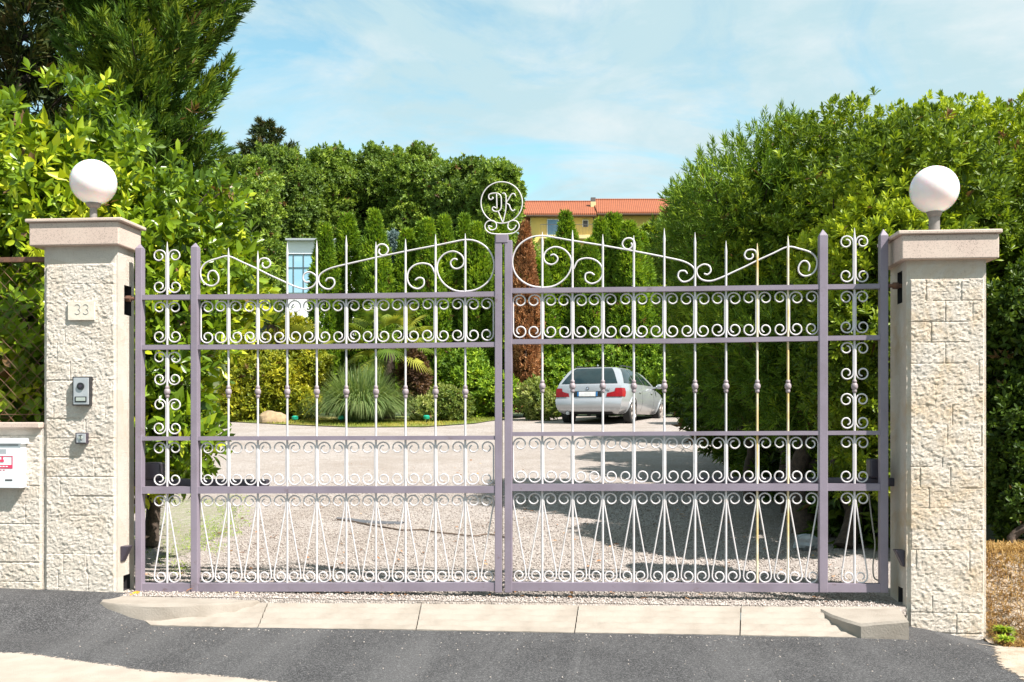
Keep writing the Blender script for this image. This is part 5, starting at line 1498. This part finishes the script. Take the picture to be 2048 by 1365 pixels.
mb = MB(); mb.grid(np.array([interp_row(f, 0, 1, 13, -0.93 + 0.03 * f, 0.93 - 0.03 * f, 0.008)[::-1] for f in np.linspace(0.75, 4.35, 7)])); rw = obj('rear_window', mb, M['car_glass'], car, smooth=True, local=True)
mb = MB(); mb.tube([(0.10, 0.0, 1.005), (0.085, 0.12, 1.012), (0.13, 0.36, 1.02)], 0.012, 6); obj('wiper', mb, M['black'], rw, local=True)
mb = MB(); mb.grid(np.array([interp_row(f, nc - 1, -1, 9, -0.92, 0.92, 0.008) for f in np.linspace(0.4, 4.3, 5)])); obj('windscreen', mb, M['car_glass'], car, smooth=True, local=True)
for sg in (1, -1):
    for (a, b_) in ((0.07, 0.30), (0.325, 0.62), (0.645, 0.93)):
        rows = []
        for f in np.linspace(1.0, 4.1, 5):
            i = int(f); fr = f - i; lo_ = a; hi_ = b_
            if a > 0.6: hi_ = b_ - 0.05 * (f - 1) * 0.5
            if a < 0.1: lo_ = a + 0.008 * (f - 1)
            tt_ = np.linspace(lo_, hi_, 6); row = []
            for t_ in tt_:
                k_ = t_ * (nc - 1); k0 = int(k_); kf = k_ - k0; k1 = min(k0 + 1, nc - 1)
                p = (C_[i, k0] * (1 - kf) + C_[i, k1] * kf) * (1 - fr) + (C_[i + 1, k0] * (1 - kf) + C_[i + 1, k1] * kf) * fr
                row.append((p[0], (p[1] - 0.008) * sg, p[2] + 0.003))
            rows.append(row)
        mb = MB(); mb.grid(np.array(rows) if sg > 0 else np.array(rows)[:, ::-1]); obj('side_window', mb, M['car_glass'], car, smooth=True, local=True)


def rear_pt(y, z, off=0.0):
    zz = [l[0] for l in LV]; w = np.interp(z, zz, [-S[i, 0, 1] for i in range(len(LV))]); u = np.interp(z, zz, [S[i, 0, 0] for i in range(len(LV))])
    s = np.clip(y / w, -1, 1); return (u - 0.10 * (1 - abs(s) ** 2.4) - off, y, z)


def side_pt(u, z, sg, off=0.0):
    zz = [l[0] for l in LV]; u0 = np.interp(z, zz, [l[1] for l in LV]); u1 = np.interp(z, zz, [l[2] for l in LV]); w = np.interp(z, zz, [l[3] for l in LV])
    t_ = np.clip((u - u0) / (u1 - u0), 0, 1); return (u, sg * (bw(w, t_) + off), z)


for sg in (1, -1):                                                  # L shaped tail lamps wrapping round the corner
    mb = MB(); rows = []
    for z in np.linspace(0.665, 0.875, 6):
        f = (z - 0.655) / 0.245; yin = 0.47 + 0.05 * f if z < 0.77 else 0.63 + 0.06 * f
        wz = np.interp(z, [l[0] for l in LV], [-S[i, 0, 1] for i in range(len(LV))])
        row = [rear_pt(sg * (yin + (wz - 0.002 - yin) * s), z, 0.012) for s in np.linspace(0, 1, 7)]
        row = [(p[0], p[1] + sg * 0.008 * (k_ / 6), p[2]) for k_, p in enumerate(row)]
        uu0 = np.interp(z, [l[0] for l in LV], [l[1] for l in LV])
        row += [side_pt(uu0 + d, z, sg, 0.012) for d in (0.06, 0.14, 0.22 - 0.10 * abs(f - 0.5))]
        rows.append(row)
    G_ = np.array(rows); mb.grid(G_ if sg < 0 else G_[:, ::-1]); obj('tail_light', mb, M['red_lens'], car, smooth=True, local=True)


def rplate(y0, y1, z0, z1, off, name, mt, parent, n=5):
    mb = MB(); G_ = np.array([[rear_pt(y, z, off) for y in np.linspace(y0, y1, n)] for z in np.linspace(z0, z1, 3)]); B_ = G_ + np.array([0.02, 0, 0])
    mb.grid(G_[:, ::-1]); mb.grid(B_)
    return obj(name, mb, M[mt], parent, local=True)


rplate(-0.36, 0.36, 0.66, 0.80, 0.004, 'plate_recess', 'black', car)
pl = rplate(-0.26, 0.26, 0.675, 0.785, 0.014, 'number_plate', 'plate_white', car)
rplate(-0.26, -0.215, 0.675, 0.785, 0.018, 'blue_band', 'plate_blue', pl); rplate(0.215, 0.26, 0.675, 0.785, 0.018, 'blue_band', 'plate_blue', pl)
rplate(-0.72, 0.72, 0.335, 0.385, 0.006, 'lower_valance', 'steel', car, 9)
rplate(-0.60, 0.60, 0.245, 0.305, 0.004, 'rear_skirt', 'black', car, 9)
p = np.array(rear_pt(0, 0.865, 0.006)); mb = MB(); mb.tube([p + np.array([0.01, 0, 0]), p - np.array([0.006, 0, 0])], 0.038, 20); bd = obj('badge', mb, M['black'], car, local=True)
for q in range(4):
    mb = MB(); a_ = np.linspace(q * PI / 2, (q + 1) * PI / 2, 6); vs = [p - np.array([0.008, 0, 0])] + [p + np.array([-0.008, 0.026 * math.cos(w), 0.026 * math.sin(w)]) for w in a_]
    mb.add(vs, [(0, i, i + 1) for i in range(1, 6)]); obj('quarter', mb, M['plate_white' if q % 2 else 'plate_blue'], bd, local=True)
p = np.array(rear_pt(-0.40, 0.845, 0.004)); mb = MB()
for k_ in range(4): mb.box(p[0] - 0.003, p[0] + 0.01, p[1] - 0.045 * k_ - 0.03, p[1] - 0.045 * k_, 0.832, 0.862)
obj('lettering', mb, M['steel'], car, local=True)
for sg in (1, -1):
    mb = MB(); mb.tube([(0.75, sg * 0.56, 1.43), (1.0, sg * 0.575, 1.455), (2.0, sg * 0.57, 1.45), (2.2, sg * 0.555, 1.41)], 0.016, 8); obj('roof_rail', mb, M['black'], car, smooth=True, local=True)
    mb = MB(); mb.ball((2.95, sg * 1.0, 0.99), 0.1, 14, 8, (0.55, 1.0, 0.65)); mb.tube([(2.95, sg * 0.84, 0.95), (2.95, sg * 0.96, 0.98)], 0.025, 8); obj('wing_mirror', mb, M['silver'], car, smooth=True, local=True)
    for u in (1.35, 2.45):
        a_ = np.array(side_pt(u, 0.80, sg, 0.004)); c_ = np.array(side_pt(u + 0.2, 0.80, sg, 0.004)); mb = MB(); mb.tube([a_, (a_ + c_) / 2 + np.array([0, sg * 0.025, 0]), c_], 0.014, 6); obj('door_handle', mb, M['silver'], car, smooth=True, local=True)
        mb = MB(); mb.tube([side_pt(u + 0.32, z, sg, 0.0) for z in np.linspace(0.33, 0.93, 8)], 0.004, 4); obj('door_gap', mb, M['black'], car, local=True)
mb = MB(); mb.add([(0.72, 0.012, 1.425), (0.72, -0.012, 1.425), (0.92, 0, 1.43), (0.74, 0, 1.50)], [(0, 1, 3), (1, 2, 3), (2, 0, 3), (0, 2, 1)]); obj('antenna', mb, M['silver'], car, local=True)
mb = MB(); mb.tube([(0.06, 0.52, 0.27), (-0.03, 0.52, 0.27)], 0.04, 12); obj('exhaust', mb, M['steel'], car, smooth=True, local=True)
for u in (0.86, 3.62):
    for sg in (1, -1):
        c_ = np.array((u, sg * 0.80, 0.318)); mb = MB()
        prof = [(-0.10, 0.21), (-0.10, 0.30), (-0.085, 0.315), (0.075, 0.315), (0.092, 0.30), (0.092, 0.22), (0.085, 0.215)]
        n_ = 32; vs = [(c_[0] + r_ * math.cos(2 * PI * k_ / n_), c_[1] + sg * d_, c_[2] + r_ * math.sin(2 * PI * k_ / n_)) for d_, r_ in prof for k_ in range(n_)]
        mb.add(vs, [(i * n_ + k_, i * n_ + (k_ + 1) % n_, (i + 1) * n_ + (k_ + 1) % n_, (i + 1) * n_ + k_) for i in range(len(prof) - 1) for k_ in range(n_)])
        wh = obj('wheel', MB().tube([c_ - np.array([0, sg * 0.09, 0]), c_ + np.array([0, sg * 0.02, 0])], 0.2, 24), M['black'], car, local=True)
        obj('tyre', mb, M['tyre'], wh, smooth=True, local=True)
        mb = MB()
        for k_ in range(7):
            a_ = 2 * PI * k_ / 7; p0 = c_ + np.array([0, sg * 0.085, 0]); p1 = c_ + np.array([0.208 * math.cos(a_), sg * 0.075, 0.208 * math.sin(a_)]); mb.tube([p0, p1], [0.035, 0.024], 6)
        mb.tube([c_ + np.array([0.212 * math.cos(w), sg * 0.083, 0.212 * math.sin(w)]) for w in np.linspace(0, 2 * PI, 33)], 0.013, 6)
        mb.tube([c_ + np.array([0, sg * 0.05, 0]), c_ + np.array([0, sg * 0.1, 0])], 0.045, 14); obj('rim', mb, M['alloy'], wh, smooth=True, local=True)
        mb = MB(); mb.tube([(u + 0.36 * math.cos(w), side_pt(u + 0.36 * math.cos(w), max(0.318 + 0.36 * math.sin(w), 0.26), sg, 0.0)[1], 0.318 + 0.36 * math.sin(w)) for w in np.linspace(-0.1, PI + 0.1, 20)], 0.02, 6); obj('wheel_arch', mb, M['silver'], car, smooth=True, local=True)
        mb = MB(); n_ = 22; vs = [(u + 0.35 * math.cos(w), side_pt(u + 0.35 * math.cos(w), max(0.318 + 0.35 * math.sin(w), 0.26), sg, 0.006)[1], max(0.318 + 0.35 * math.sin(w), 0.25)) for w in np.linspace(0, PI, n_)]
        vs.append((u, side_pt(u, 0.3, sg, 0.006)[1], 0.25)); mb.add(vs, [(n_, i, i + 1) for i in range(n_ - 1)]); obj('wheel_well', mb, M['black'], car, local=True)

# ------------------------------------------------------------------ light, sky, camera
ld = Vector((-0.68, 0.41, -1.0)).normalized()
sun = bpy.data.lights.new('sun', 'SUN'); sun.energy = 4.8; sun.angle = math.radians(0.55); sun.color = (1.0, 0.95, 0.885)
so = bpy.data.objects.new('sun', sun); COL.objects.link(so); so.rotation_euler = ld.to_track_quat('-Z', 'Y').to_euler(); so.location = (6, -3, 9)
w = bpy.data.worlds.new('World'); sc.world = w; w.use_nodes = True; nt = w.node_tree
bg = nt.nodes['Background']; sky = N(nt, 'ShaderNodeTexSky'); sky.sky_type = 'NISHITA'; sky.sun_disc = False
sky.sun_elevation = math.asin(-ld.z); sky.sun_rotation = math.atan2(-ld.x, -ld.y)
sky.air_density = 1.0; sky.dust_density = 0.6; sky.ozone_density = 1.6
tc = N(nt, 'ShaderNodeTexCoord'); mp = N(nt, 'ShaderNodeMapping'); mp.inputs['Scale'].default_value = (1.0, 1.0, 2.6); mp.inputs['Location'].default_value = (0.35, 0.1, 0.55)
nt.links.new(tc.outputs['Generated'], mp.inputs[0])
cl = noise(nt, 2.6, 8, 0.6, mp.outputs[0], 0.8)
cf = ramp(nt, cl, [(0.375, 0.0), (0.44, 0.5), (0.495, 0.9), (0.60, 1.0)])
tn = nt.nodes.new('ShaderNodeMix'); tn.data_type = 'RGBA'; tn.blend_type = 'MULTIPLY'; tn.inputs[0].default_value = 1
nt.links.new(sky.outputs[0], tn.inputs[6]); tn.inputs[7].default_value = (0.72, 0.85, 0.66, 1)
cc = mixc(nt, ramp(nt, noise(nt, 5.5, 7, 0.6, mp.outputs[0], 0.3), [(0.42, 0.0), (0.68, 1.0)]), (1.72, 2.32, 2.50), (2.45, 2.70, 2.76))
col = mixc(nt, cf, tn.outputs[2], cc)
nt.links.new(col, bg.inputs[0]); bg.inputs[1].default_value = 0.15

cam = bpy.data.cameras.new('camera'); cam.sensor_width = 36; cam.lens = F / 2048 * 36; cam.shift_y = (HY - 682.5) / 2048; cam.clip_start = 0.05; cam.clip_end = 2000
co = bpy.data.objects.new('camera', cam); COL.objects.link(co); co.location = (0, 0, ZC); co.rotation_euler = (PI / 2, 0, YAW); sc.camera = co
sc.view_settings.view_transform = 'Standard'; sc.view_settings.look = 'None'; sc.view_settings.exposure = 1.2; sc.view_settings.gamma = 1
sc.cycles.use_denoising = True; sc.cycles.max_bounces = 8; sc.cycles.transparent_max_bounces = 8
